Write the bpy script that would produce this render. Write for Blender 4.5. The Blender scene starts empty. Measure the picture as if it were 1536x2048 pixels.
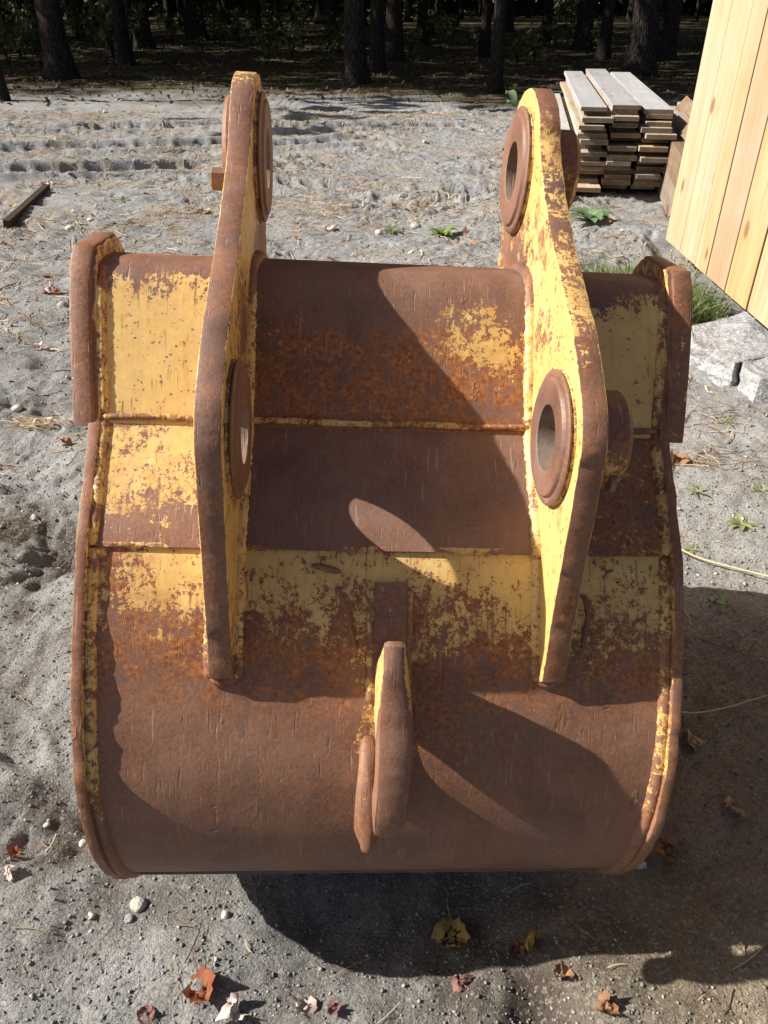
import bpy, bmesh, math, random
import numpy as np
from mathutils import Vector, Matrix

R = math.radians
random.seed(7)
rng = np.random.default_rng(11)
scene = bpy.context.scene
COL = scene.collection

# ------------------------------------------------------------------ camera
PITCH = 34.0
CAM_H = 1.30
F_PX = 1538.0                      # focal length in pixels of a 1536 x 2048 picture
cam_data = bpy.data.cameras.new("camera")
cam_data.sensor_fit = 'VERTICAL'
cam_data.sensor_height = 36.0
cam_data.lens = F_PX / 2048.0 * 36.0
cam_data.clip_start = 0.05
cam_data.clip_end = 3000.0
cam = bpy.data.objects.new("camera", cam_data)
cam.location = (0, 0, CAM_H)
cam.rotation_euler = (R(90 - PITCH), 0, 0)
COL.objects.link(cam)
scene.camera = cam

# ------------------------------------------------------------------ sky, sun, exposure
SUN_EL, SUN_AZ = 37.0, 1.5        # azimuth: degrees beyond the left side, away from the camera
to_sun = Vector((-math.cos(R(SUN_EL)) * math.cos(R(SUN_AZ)),
                 math.cos(R(SUN_EL)) * math.sin(R(SUN_AZ)), math.sin(R(SUN_EL))))
world = bpy.data.worlds.new("World")
scene.world = world
world.use_nodes = True
wn = world.node_tree
wn.nodes.clear()
w_out = wn.nodes.new("ShaderNodeOutputWorld")
w_bg = wn.nodes.new("ShaderNodeBackground")
w_sky = wn.nodes.new("ShaderNodeTexSky")
w_sky.sky_type = 'NISHITA'
w_sky.sun_disc = False
w_sky.air_density = 0.8
w_sky.dust_density = 3.0
w_sky.ozone_density = 0.6
w_sky.sun_elevation = R(SUN_EL)
w_sky.sun_rotation = math.atan2(to_sun.x, to_sun.y)
w_bg.inputs['Strength'].default_value = 0.052
wn.links.new(w_sky.outputs[0], w_bg.inputs[0])
wn.links.new(w_bg.outputs[0], w_out.inputs[0])

sun_data = bpy.data.lights.new("sun", 'SUN')
sun_data.energy = 5.0
sun_data.angle = R(0.53)
sun_data.color = (1.0, 0.95, 0.87)
sun = bpy.data.objects.new("sun", sun_data)
sun.rotation_euler = to_sun.to_track_quat('Z', 'Y').to_euler()
sun.location = (-6, 4, 8)
COL.objects.link(sun)

vs = scene.view_settings
vs.view_transform = 'Standard'
vs.look = 'None'
vs.exposure = 0.95
vs.gamma = 1.0
vs.use_curve_mapping = False

# ------------------------------------------------------------------ helpers
CP, SP = math.cos(R(PITCH)), math.sin(R(PITCH))


def ground_at(px, py, z=0.0):
    """point at height z under a pixel of the 1536 x 2048 photograph (used to read real positions off it)"""
    a = (px - 768) / F_PX
    b = (1024 - py) / F_PX
    dy, dz = CP + b * SP, -SP + b * CP
    t = (z - CAM_H) / dz
    return Vector((a * t, dy * t, z))


def pixel_of(p):
    d = p[1] * CP + (CAM_H - p[2]) * SP
    v = p[1] * SP - (CAM_H - p[2]) * CP
    return 768 + F_PX * p[0] / d, 1024 - F_PX * v / d


_T = rng.random((16, 256, 256))


def vnoise(x, y, seed=0):
    x = np.asarray(x, float); y = np.asarray(y, float)
    xi = np.floor(x).astype(int); yi = np.floor(y).astype(int)
    fx = x - xi; fy = y - yi
    fx = fx * fx * fx * (fx * (fx * 6 - 15) + 10); fy = fy * fy * fy * (fy * (fy * 6 - 15) + 10)
    T = _T[seed % 16]
    a = T[xi & 255, yi & 255]; b = T[(xi + 1) & 255, yi & 255]
    c = T[xi & 255, (yi + 1) & 255]; d = T[(xi + 1) & 255, (yi + 1) & 255]
    return (a * (1 - fx) + b * fx) * (1 - fy) + (c * (1 - fx) + d * fx) * fy


def fbm(x, y, scale, oct=4, seed=0, gain=0.5):
    s = 0; amp = 1; tot = 0
    for i in range(oct):
        s = s + amp * vnoise(x * scale + 17.3 * i, y * scale - 9.1 * i, seed + i)
        tot += amp; amp *= gain; scale *= 2.03
    return s / tot - 0.5


def sstep(a, b, x):
    t = np.clip((np.asarray(x, float) - a) / (b - a), 0, 1)
    return t * t * (3 - 2 * t)


def tag(o, label=None, cat=None, group=None, kind=None):
    if label: o["label"] = label
    if cat: o["category"] = cat
    if group: o["group"] = group
    if kind: o["kind"] = kind
    return o


def empty(name, loc=(0, 0, 0), rot=(0, 0, 0)):
    o = bpy.data.objects.new(name, None)
    o.empty_display_size = 0.1
    o.location = loc
    o.rotation_euler = rot
    COL.objects.link(o)
    return o


def link_mesh(name, me, mat, parent=None):
    o = bpy.data.objects.new(name, me)
    if mat is not None and not me.materials:
        me.materials.append(mat)
    COL.objects.link(o)
    if parent is not None:
        o.parent = parent
    return o


def set_attr(me, name, vals, typ='FLOAT'):
    a = me.attributes.new(name, typ, 'POINT')
    v = np.asarray(vals, dtype=np.float32)
    if typ == 'FLOAT':
        a.data.foreach_set('value', v.ravel())
    else:
        a.data.foreach_set('color', v.ravel())


def mesh_of(name, verts, faces, mat=None, parent=None, smooth=False, attrs=None):
    me = bpy.data.meshes.new(name)
    me.from_pydata([tuple(v) for v in np.asarray(verts).tolist()] if isinstance(verts, np.ndarray) else verts, [], faces)
    me.update()
    if smooth:
        me.polygons.foreach_set('use_smooth', [True] * len(me.polygons))
    if attrs:
        for k, v in attrs.items():
            set_attr(me, k, v)
    return link_mesh(name, me, mat, parent)


def fast_mesh(name, verts, tris, mat=None, parent=None, smooth=False, col=None, n=3):
    """big meshes from numpy arrays; n corners a face"""
    me = bpy.data.meshes.new(name)
    verts = np.asarray(verts, np.float32); tris = np.asarray(tris, np.int32)
    me.vertices.add(len(verts)); me.vertices.foreach_set('co', verts.ravel())
    me.loops.add(tris.size); me.loops.foreach_set('vertex_index', tris.ravel())
    me.polygons.add(len(tris))
    me.polygons.foreach_set('loop_start', np.arange(0, tris.size, n, dtype=np.int32))
    me.polygons.foreach_set('loop_total', np.full(len(tris), n, np.int32))
    if smooth:
        me.polygons.foreach_set('use_smooth', np.ones(len(tris), bool))
    me.update(calc_edges=True)
    if col is not None:
        set_attr(me, 'tint', col)
    return link_mesh(name, me, mat, parent)


def copy_tree(o, parent=None):
    c = o.copy()
    COL.objects.link(c)
    c.parent = parent
    for ch in list(o.children):
        copy_tree(ch, c)
    return c


ORD = ["first", "second", "third", "fourth", "fifth", "sixth", "seventh", "eighth", "ninth", "tenth", "eleventh",
       "twelfth", "thirteenth", "fourteenth", "fifteenth", "sixteenth", "seventeenth", "eighteenth", "nineteenth",
       "twentieth"]


def ordinal(i):
    if i < 20: return ORD[i]
    tens = {2: "twenty", 3: "thirty", 4: "forty", 5: "fifty", 6: "sixty"}[(i + 1) // 10]
    r = (i + 1) % 10
    return tens + "-" + ORD[r - 1] if r else {3: "thirtieth", 4: "fortieth", 5: "fiftieth", 6: "sixtieth"}[(i + 1) // 10]


# ------------------------------------------------------------------ node helpers
class NT:
    def __init__(self, name):
        self.m = bpy.data.materials.new(name)
        self.m.use_nodes = True
        self.t = self.m.node_tree
        self.t.nodes.clear()
        self.out = self.t.nodes.new("ShaderNodeOutputMaterial")
        self.b = self.t.nodes.new("ShaderNodeBsdfPrincipled")
        self.t.links.new(self.b.outputs[0], self.out.inputs[0])

    def n(self, typ, **kw):
        nd = self.t.nodes.new(typ)
        for k, v in kw.items(): setattr(nd, k, v)
        return nd

    def put(self, sock, v):
        if v is None: return
        if isinstance(v, bpy.types.NodeSocket): self.t.links.new(v, sock)
        elif isinstance(v, (tuple, list)) and len(v) == 3 and sock.type == 'RGBA': sock.default_value = (*v, 1)
        else: sock.default_value = v

    def coord(self, which='Object', scale=None, loc=None, rot=None):
        c = self.n("ShaderNodeTexCoord").outputs[which]
        if scale is None and loc is None and rot is None: return c
        mp = self.n("ShaderNodeMapping")
        self.put(mp.inputs['Vector'], c)
        if scale is not None: mp.inputs['Scale'].default_value = scale if not isinstance(scale, (int, float)) else (scale,) * 3
        if loc is not None: mp.inputs['Location'].default_value = loc
        if rot is not None: mp.inputs['Rotation'].default_value = rot
        return mp.outputs[0]

    def noise(self, vec, scale, detail=4, rough=0.55, dist=0.0, out=0):
        nd = self.n("ShaderNodeTexNoise")
        self.put(nd.inputs['Vector'], vec)
        nd.inputs['Scale'].default_value = scale
        nd.inputs['Detail'].default_value = detail
        nd.inputs['Roughness'].default_value = rough
        nd.inputs['Distortion'].default_value = dist
        return nd.outputs[out]

    def voro(self, vec, scale, feature='F1', out='Distance', rnd=1.0):
        nd = self.n("ShaderNodeTexVoronoi", feature=feature)
        self.put(nd.inputs['Vector'], vec)
        nd.inputs['Scale'].default_value = scale
        nd.inputs['Randomness'].default_value = rnd
        return nd.outputs[out]

    def math(self, op, a, b=None, c=None, clamp=False):
        nd = self.n("ShaderNodeMath", operation=op, use_clamp=clamp)
        self.put(nd.inputs[0], a); self.put(nd.inputs[1], b)
        if c is not None: self.put(nd.inputs[2], c)
        return nd.outputs[0]

    def ramp(self, fac, a, b, lo=0.0, hi=1.0, smooth=False):
        nd = self.n("ShaderNodeMapRange", interpolation_type='SMOOTHSTEP' if smooth else 'LINEAR')
        for i, v in enumerate((fac, a, b, lo, hi)): self.put(nd.inputs[i], v)
        return nd.outputs[0]

    def mix(self, fac, a, b, blend='MIX'):
        nd = self.n("ShaderNodeMix", data_type='RGBA', blend_type=blend)
        self.put(nd.inputs[0], fac); self.put(nd.inputs[6], a); self.put(nd.inputs[7], b)
        return nd.outputs[2]

    def attr(self, name, out='Fac'):
        nd = self.n("ShaderNodeAttribute", attribute_name=name)
        return nd.outputs[out]

    def bump(self, h, strength=0.5, dist=0.01, normal=None):
        nd = self.n("ShaderNodeBump")
        nd.inputs['Strength'].default_value = strength
        nd.inputs['Distance'].default_value = dist
        self.put(nd.inputs['Height'], h)
        if normal is not None: self.put(nd.inputs['Normal'], normal)
        return nd.outputs[0]

    def sep(self, vec):
        nd = self.n("ShaderNodeSeparateXYZ")
        self.put(nd.inputs[0], vec)
        return nd.outputs

    def done(self, color, rough=0.8, normal=None, spec=0.3, trans=None, metal=0.0):
        self.put(self.b.inputs['Base Color'], color)
        self.put(self.b.inputs['Roughness'], rough)
        self.put(self.b.inputs['Specular IOR Level'], spec)
        self.put(self.b.inputs['Metallic'], metal)
        if normal is not None: self.put(self.b.inputs['Normal'], normal)
        return self.m


# ------------------------------------------------------------------ materials
def mat_bucket():
    t = NT("worn_yellow_steel")
    co = t.coord('Object')
    wear, tone = t.attr('wear'), t.attr('tone')
    stre = t.coord('Object', scale=(1.0, 0.22, 0.22))
    n1 = t.noise(co, 38, 10, 0.74, 0.4)
    n2 = t.noise(co, 150, 5, 0.65)
    n3 = t.noise(stre, 190, 4, 0.6)
    n4 = t.noise(co, 420, 3, 0.6)
    nn = t.math('ADD', t.math('MULTIPLY', n1, 0.46), t.math('ADD', t.math('ADD', t.math('MULTIPLY', n2, 0.24), t.math('MULTIPLY', n4, 0.16)), t.math('MULTIPLY', n3, 0.14)))
    big = t.noise(co, 7, 4, 0.6)
    thr = t.ramp(wear, 0, 1, 0.335, 0.66)
    thr = t.math('ADD', thr, t.math('MULTIPLY', t.math('SUBTRACT', big, 0.5), 0.22))
    dlt = t.math('SUBTRACT', nn, thr)                      # > 0 : paint left
    paint = t.ramp(dlt, -0.010, 0.014, 0, 1)
    # rust
    r1 = t.noise(co, 9, 6, 0.6)
    r2 = t.noise(co, 210, 4, 0.7)
    rust = t.mix(t.ramp(r1, 0.3, 0.7), (0.108, 0.046, 0.026), (0.225, 0.116, 0.076))
    rust = t.mix(t.ramp(r2, 0.42, 0.75, 0, 0.55), rust, (0.27, 0.15, 0.10))
    rust = t.mix(t.ramp(r2, 0.25, 0.42, 0.5, 0), rust, (0.075, 0.036, 0.027))
    drip = t.noise(t.coord('Object', scale=(1.0, 0.12, 0.12)), 34, 6, 0.7)
    rust = t.mix(t.ramp(drip, 0.52, 0.70, 0, 0.55), rust, (0.20, 0.085, 0.035))
    rust = t.mix(t.ramp(drip, 0.30, 0.44, 0.5, 0), rust, (0.085, 0.042, 0.034))
    rust = t.mix(t.ramp(t.noise(co, 3.2, 5, 0.6), 0.52, 0.68, 0, 0.6), rust, (0.15, 0.098, 0.095))
    o1 = t.noise(co, 40, 8, 0.72)
    orange = t.mix(t.ramp(t.noise(co, 150, 5, 0.7), 0.38, 0.62), (0.15, 0.042, 0.012), (0.40, 0.150, 0.040))
    ofac = t.math('MULTIPLY', tone, t.ramp(o1, 0.40, 0.56), clamp=True)
    rust = t.mix(ofac, rust, orange)
    halo = t.ramp(dlt, -0.035, 0.0, 0.0, 0.55)
    rust = t.mix(t.math('MULTIPLY', halo, t.ramp(tone, 0, 1, 0.35, 1.0)), rust, (0.24, 0.085, 0.02))
    # paint
    p1 = t.noise(co, 7, 5, 0.6)
    yel = t.mix(p1, (0.60, 0.39, 0.112), (0.70, 0.49, 0.178))
    yel = t.mix(t.ramp(t.noise(stre, 60, 6, 0.7), 0.45, 0.75, 0, 0.45), yel, (0.62, 0.49, 0.27))
    stain = t.math('MULTIPLY', t.ramp(wear, 0.05, 0.60, 0.12, 1.0), t.ramp(t.noise(co, 33, 6, 0.75), 0.38, 0.66), clamp=True)
    yel = t.mix(t.math('MULTIPLY', stain, 0.8), yel, (0.40, 0.175, 0.055))
    yel = t.mix(t.ramp(drip, 0.55, 0.72, 0, 0.5), yel, (0.42, 0.20, 0.06))
    wob_ = t.n("ShaderNodeVectorMath", operation='ADD')
    nv = t.n("ShaderNodeTexNoise"); t.put(nv.inputs['Vector'], co); nv.inputs['Scale'].default_value = 90
    sc_ = t.n("ShaderNodeVectorMath", operation='SCALE'); t.put(sc_.inputs[0], nv.outputs['Color']); sc_.inputs['Scale'].default_value = 0.011
    t.put(wob_.inputs[0], co); t.put(wob_.inputs[1], sc_.outputs[0])
    dots = t.ramp(t.voro(wob_.outputs[0], 62), 0.13, 0.20, 1, 0)
    dots = t.math('MULTIPLY', dots, t.ramp(t.noise(co, 21, 3, 0.5), 0.47, 0.52))
    dots2 = t.math('MULTIPLY', t.ramp(t.voro(wob_.outputs[0], 120), 0.16, 0.24, 1, 0), t.ramp(t.noise(co, 33, 3, 0.5), 0.48, 0.53))
    dots = t.math('MAXIMUM', dots, dots2)
    yel = t.mix(t.math('MULTIPLY', dots, 0.85), yel, (0.17, 0.085, 0.035))
    # long thin scratches through the paint
    sc = t.noise(t.coord('Object', scale=(1.0, 0.05, 0.05), rot=(0, 0.06, 0.06)), 210, 2, 0.5)
    scm = t.math('MULTIPLY', t.ramp(sc, 0.62, 0.66), t.ramp(t.noise(co, 15, 3), 0.48, 0.58))
    sc2 = t.noise(t.coord('Object', scale=(1.0, 0.10, 0.10), rot=(0.1, 0.5, 0.3)), 150, 2, 0.5)
    scm = t.math('MAXIMUM', scm, t.math('MULTIPLY', t.ramp(sc2, 0.64, 0.68), t.ramp(t.noise(co, 19, 3), 0.52, 0.6)))
    yel = t.mix(t.math('MULTIPLY', scm, 0.7), yel, (0.18, 0.09, 0.04))
    col = t.mix(paint, rust, yel)
    scrape = t.noise(t.coord('Object', scale=(1.0, 0.06, 0.06), rot=(0.0, 0.22, 0.1)), 260, 2)
    scrm = t.math('MULTIPLY', t.ramp(scrape, 0.64, 0.68), t.ramp(t.noise(co, 12, 3), 0.48, 0.58))
    col = t.mix(t.math('MULTIPLY', t.math('MULTIPLY', scrm, 0.5), t.math('SUBTRACT', 1.0, paint)), col, (0.36, 0.26, 0.21))
    blk = t.ramp(t.noise(co, 6.5, 6, 0.65), 0.56, 0.70, 0, 0.55)
    col = t.mix(t.math('MULTIPLY', blk, t.math('SUBTRACT', 1.0, paint)), col, (0.062, 0.036, 0.030))
    dust = t.math('MULTIPLY', t.attr('dust'), t.ramp(t.noise(co, 24, 6, 0.7), 0.3, 0.7))  # settled dust, plus the painted sunlit tone of the pin bores
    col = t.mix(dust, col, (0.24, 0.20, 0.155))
    rough = t.ramp(paint, 0, 1, t.ramp(r1, 0.35, 0.65, 0.50, 0.68), 0.48)
    # relief: paint edge, pitting, gouges
    ga = t.n("ShaderNodeVectorMath", operation='ADD')
    t.put(ga.inputs[0], t.coord('Object', scale=(1.0, 0.40, 0.40), rot=(0.0, 0.35, 0.2))); t.put(ga.inputs[1], sc_.outputs[0])
    g1 = t.voro(ga.outputs[0], 17, 'F1')
    gate = t.ramp(t.noise(co, 13, 2), 0.50, 0.54)
    gouge = t.math('MULTIPLY', t.math('ADD', t.ramp(g1, 0.03, 0.08, -0.8, 0), t.ramp(g1, 0.08, 0.12, 0.25, 0.0)), gate)
    g3 = t.voro(t.coord('Object', scale=(0.45, 1.0, 1.0), rot=(0.0, -0.45, 0.1)), 26, 'F1')
    gouge = t.math('ADD', gouge, t.math('MULTIPLY', t.ramp(g3, 0.03, 0.09, -0.9, 0), t.ramp(t.noise(co, 17, 2), 0.53, 0.57)))
    g2 = t.noise(t.coord('Object', scale=(1.0, 0.12, 0.12), rot=(0.05, 0.28, 0.0)), 130, 2)
    scr = t.math('MULTIPLY', t.ramp(g2, 0.63, 0.66, 0, -0.30), t.ramp(t.noise(co, 16, 3), 0.50, 0.58))
    g4 = t.noise(t.coord('Object', scale=(1.0, 0.08, 0.08), rot=(0.0, -0.3, 0.1)), 190, 2)
    scr = t.math('ADD', scr, t.math('MULTIPLY', t.ramp(g4, 0.62, 0.66, 0, -0.22), t.ramp(t.noise(co, 19, 3), 0.48, 0.58)))
    worn = t.math('SUBTRACT', 1.0, paint)
    h = t.math('ADD', t.math('MULTIPLY', paint, 0.22), t.math('MULTIPLY', t.math('MULTIPLY', t.math('ADD', gouge, scr), worn), 2.0))
    h = t.math('ADD', h, t.math('MULTIPLY', r2, t.ramp(paint, 0, 1, 0.40, 0.1)))
    h = t.math('ADD', h, t.math('MULTIPLY', t.noise(co, 30, 4), 0.8))
    nrm = t.bump(h, 0.45, 0.003)
    return t.done(col, rough, nrm, 0.5)


def mat_ground():
    t = NT("grey_sand")
    co = t.coord('Object')
    xyz = t.sep(co)
    big = t.noise(co, 0.9, 5, 0.6)
    mid = t.noise(co, 5, 6, 0.65)
    fine = t.noise(co, 160, 4, 0.7)
    vc = t.n("ShaderNodeTexVoronoi"); t.put(vc.inputs['Vector'], co); vc.inputs['Scale'].default_value = 230
    cell = t.sep(vc.outputs['Color'])[0]
    v2 = t.n("ShaderNodeTexVoronoi"); t.put(v2.inputs['Vector'], co); v2.inputs['Scale'].default_value = 95
    cell2 = t.sep(v2.outputs['Color'])[0]
    grey = t.mix(t.ramp(mid, 0.3, 0.7), (0.235, 0.232, 0.222), (0.372, 0.369, 0.358))
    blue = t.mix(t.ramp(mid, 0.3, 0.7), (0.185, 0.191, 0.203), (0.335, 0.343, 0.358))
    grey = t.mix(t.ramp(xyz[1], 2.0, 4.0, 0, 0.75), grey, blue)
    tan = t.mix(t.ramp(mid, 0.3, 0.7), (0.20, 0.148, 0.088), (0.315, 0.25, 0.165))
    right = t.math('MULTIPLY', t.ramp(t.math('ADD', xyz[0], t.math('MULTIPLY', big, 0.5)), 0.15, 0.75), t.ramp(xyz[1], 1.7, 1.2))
    grey = t.mix(t.math('MULTIPLY', right, 0.9), grey, tan)  # tan dusty sand; also puts the bucket shadow's warm brown into the colour
    straw = t.math('MULTIPLY', t.ramp(t.noise(co, 2.3, 5, 0.6), 0.46, 0.62), t.ramp(xyz[1], 3.2, 5.5))
    grey = t.mix(t.math('MULTIPLY', straw, 0.42), grey, (0.34, 0.255, 0.165))
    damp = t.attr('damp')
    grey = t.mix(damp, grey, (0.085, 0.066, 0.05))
    grey = t.mix(t.ramp(cell, 0.0, 0.25, 0.6, 0), grey, (0.10, 0.092, 0.085))
    grey = t.mix(t.ramp(cell, 0.80, 1.0, 0, 0.35), grey, (0.55, 0.52, 0.47))
    grey = t.mix(t.ramp(cell2, 0.93, 0.98, 0, 0.16), grey, (0.52, 0.50, 0.46))
    grey = t.mix(t.ramp(cell2, 0.0, 0.05, 0.25, 0), grey, (0.11, 0.105, 0.10))
    litter = t.mix(t.ramp(t.noise(co, 9, 6, 0.7), 0.35, 0.65), (0.032, 0.024, 0.015), (0.11, 0.078, 0.046))
    grass = t.ramp(t.noise(co, 0.6, 3), 0.5, 0.62)
    litter = t.mix(t.math('MULTIPLY', grass, 0.6), litter, (0.06, 0.075, 0.025))
    edge = t.math('ADD', xyz[1], t.math('MULTIPLY', t.math('SUBTRACT', t.noise(co, 0.45, 6, 0.65), 0.5), 9.0))
    edge = t.math('ADD', edge, t.math('MULTIPLY', xyz[0], 0.22))
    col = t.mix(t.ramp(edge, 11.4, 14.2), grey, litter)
    h = t.math('ADD', t.math('MULTIPLY', t.math('SUBTRACT', 1.0, vc.outputs['Distance']), 0.35), t.math('MULTIPLY', fine, 1.0))
    h = t.math('ADD', h, t.math('MULTIPLY', t.math('SUBTRACT', 1.0, v2.outputs['Distance']), 0.35))
    n0 = t.bump(t.noise(co, 48, 6, 0.75), 0.85, 0.014)
    n1_ = t.bump(t.noise(co, 105, 5, 0.75), 0.6, 0.006, n0)
    nrm = t.bump(h, 0.9, 0.0045, n1_)
    return t.done(col, 0.95, nrm, 0.1)


def mat_tinted(name, rough=0.85, scale=60, spec=0.15, translucent=0.0):
    """colour from the per-piece attribute 'tint', broken up with noise"""
    t = NT(name)
    co = t.coord('Object')
    c = t.attr('tint', 'Color')
    c = t.mix(t.ramp(t.noise(co, scale, 4, 0.6), 0.3, 0.7, 0.0, 0.5), c, t.mix(1.0, c, (0.45, 0.42, 0.4), 'MULTIPLY'))
    m = t.done(c, rough, None, spec)
    if translucent:
        tr = t.n("ShaderNodeBsdfTranslucent"); t.put(tr.inputs[0], c)
        mx = t.n("ShaderNodeMixShader"); mx.inputs[0].default_value = translucent
        t.t.links.new(t.b.outputs[0], mx.inputs[1]); t.t.links.new(tr.outputs[0], mx.inputs[2])
        t.t.links.new(mx.outputs[0], t.out.inputs[0])
    return m


def mat_leaf(name, c1, c2, c3, trans=0.25, scale=30):
    t = NT(name)
    co = t.coord('Object')
    c = t.mix(t.ramp(t.noise(co, scale, 5, 0.65), 0.35, 0.65), c1, c2)
    c = t.mix(t.ramp(t.noise(co, scale * 4, 4, 0.65), 0.52, 0.72), c, c3)
    t.done(c, 0.7, t.bump(t.noise(co, scale * 2.5, 4), 0.5, 0.003), 0.2)
    tr = t.n("ShaderNodeBsdfTranslucent"); t.put(tr.inputs[0], c)
    mx = t.n("ShaderNodeMixShader"); mx.inputs[0].default_value = trans
    t.t.links.new(t.b.outputs[0], mx.inputs[1]); t.t.links.new(tr.outputs[0], mx.inputs[2])
    t.t.links.new(mx.outputs[0], t.out.inputs[0])
    return t.m


def mat_wood(name, c1, c2, c3, axis='Z', grey=0.0, grey_col=(0.33, 0.32, 0.31)):
    t = NT(name)
    info = t.n("ShaderNodeObjectInfo").outputs['Random']
    sc = {'Z': (1, 1, 0.06), 'Y': (1, 0.06, 1)}[axis]
    off = t.n("ShaderNodeCombineXYZ")
    t.put(off.inputs[0], t.math('MULTIPLY', info, 37.0)); t.put(off.inputs[1], t.math('MULTIPLY', info, 91.0)); t.put(off.inputs[2], t.math('MULTIPLY', info, 13.0))
    add = t.n("ShaderNodeVectorMath", operation='ADD')
    t.put(add.inputs[0], t.coord('Object', scale=sc)); t.put(add.inputs[1], off.outputs[0])
    v = add.outputs[0]
    add2 = t.n("ShaderNodeVectorMath", operation='ADD')
    t.put(add2.inputs[0], t.coord('Object')); t.put(add2.inputs[1], off.outputs[0])
    grain = t.noise(v, 55, 5, 0.6, 0.6)
    c = t.mix(t.ramp(grain, 0.3, 0.7), c1, c2)
    c = t.mix(t.ramp(t.noise(v, 9, 3, 0.5), 0.4, 0.7, 0, 0.6), c, c3)
    hue = t.n("ShaderNodeHueSaturation")
    t.put(hue.inputs['Value'], t.ramp(info, 0, 1, 0.78, 1.12)); t.put(hue.inputs['Saturation'], t.ramp(t.math('FRACT', t.math('MULTIPLY', info, 7.7)), 0, 1, 0.8, 1.1)); t.put(hue.inputs['Color'], c)
    c = hue.outputs[0]
    ks = (1, 1, 0.55) if axis == 'Z' else (1, 0.55, 1)
    mpk = t.n("ShaderNodeVectorMath", operation='MULTIPLY'); t.put(mpk.inputs[0], add2.outputs[0]); mpk.inputs[1].default_value = ks
    kn = t.voro(mpk.outputs[0], 5.5)
    c = t.mix(t.ramp(kn, 0.08, 0.15, 0.8, 0), c, (0.17, 0.085, 0.035))
    if grey:
        g = t.ramp(t.noise(add2.outputs[0], 2.2, 5, 0.65), 0.42, 0.6, 0, grey)
        c = t.mix(g, c, grey_col)
    nrm = t.bump(t.math('ADD', grain, t.noise(v, 260, 3)), 0.4, 0.0015)
    return t.done(c, 0.75, nrm, 0.2)


def mat_bark():
    t = NT("dark_pine_bark")
    v = t.coord('Object', scale=(1, 1, 0.3))
    f = t.voro(v, 17, 'DISTANCE_TO_EDGE')
    n = t.noise(v, 25, 6, 0.7)
    c = t.mix(t.ramp(f, 0.02, 0.22), (0.014, 0.011, 0.010), (0.07, 0.058, 0.050))
    c = t.mix(t.ramp(n, 0.5, 0.75, 0, 0.6), c, (0.085, 0.072, 0.062))
    nrm = t.bump(t.math('ADD', t.ramp(f, 0, 0.25), n), 0.9, 0.03)
    return t.done(c, 0.95, nrm, 0.1)


def mat_stone(name, c1, c2, c3):
    t = NT(name)
    co = t.coord('Object')
    c = t.mix(t.ramp(t.noise(co, 14, 6, 0.65), 0.35, 0.65), c1, c2)
    v = t.n("ShaderNodeTexVoronoi"); t.put(v.inputs['Vector'], co); v.inputs['Scale'].default_value = 150
    cell = t.sep(v.outputs['Color'])[0]
    c = t.mix(t.ramp(cell, 0, 0.22, 0.75, 0), c, c3)
    c = t.mix(t.ramp(cell, 0.85, 1, 0, 0.6), c, (0.75, 0.74, 0.72))
    nrm = t.bump(t.math('ADD', t.noise(co, 50, 6, 0.7), t.math('MULTIPLY', t.noise(co, 8, 4), 2.0)), 0.8, 0.012)
    return t.done(c, 0.85, nrm, 0.2)


M = {}
M['bucket'] = mat_bucket()
M['ground'] = mat_ground()
M['pebble'] = mat_tinted("pebble_mix", 0.9, 120)
M['straw'] = mat_tinted("dry_pine_straw", 0.8, 40, translucent=0.15)
M['litter'] = mat_tinted("dead_leaf_litter", 0.8, 30, translucent=0.2)
M['green'] = mat_tinted("green_foliage", 0.55, 20, 0.3, translucent=0.35)
M['needles'] = mat_tinted("pine_crown_foliage", 0.7, 6, 0.1, translucent=0.15)
M['shed'] = mat_wood("fresh_pine_siding", (0.36, 0.225, 0.108), (0.47, 0.325, 0.18), (0.32, 0.18, 0.08), 'Z', 0.2, (0.42, 0.39, 0.35))
M['seam_shade'] = mat_leaf("painted_seam_shade", (0.012, 0.012, 0.012), (0.02, 0.019, 0.018), (0.01, 0.01, 0.01), 0.0)  # near-black colour standing in for the shade in the board seams
M['skid'] = mat_wood("weathered_skid_timber", (0.10, 0.07, 0.045), (0.17, 0.125, 0.085), (0.08, 0.055, 0.035), 'Y')
M['lumber'] = mat_wood("rough_sawn_lumber", (0.36, 0.27, 0.17), (0.52, 0.43, 0.31), (0.30, 0.20, 0.11), 'Y', 0.7)
M['lumber_top'] = mat_wood("sun_greyed_lumber", (0.32, 0.31, 0.295), (0.48, 0.47, 0.455), (0.27, 0.25, 0.235), 'Y', 0.7, (0.33, 0.335, 0.35))
M['endgrain'] = mat_wood("weathered_end_grain", (0.13, 0.085, 0.048), (0.26, 0.185, 0.115), (0.09, 0.06, 0.04), 'Y', 0.5, (0.16, 0.145, 0.13))
M['timber'] = mat_wood("brown_timber", (0.17, 0.115, 0.07), (0.26, 0.18, 0.115), (0.12, 0.08, 0.05), 'Y', 0.3)
M['bark'] = mat_bark()
M['granite'] = mat_stone("grey_granite", (0.25, 0.25, 0.255), (0.41, 0.41, 0.415), (0.09, 0.09, 0.10))
M['stone'] = mat_stone("pale_stone", (0.45, 0.42, 0.36), (0.62, 0.59, 0.53), (0.25, 0.23, 0.20))
M['rustbolt'] = M['bucket']
M['dark_brown'] = mat_wood("dark_buried_slab", (0.055, 0.034, 0.022), (0.09, 0.058, 0.04), (0.04, 0.025, 0.017), 'Y')

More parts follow.
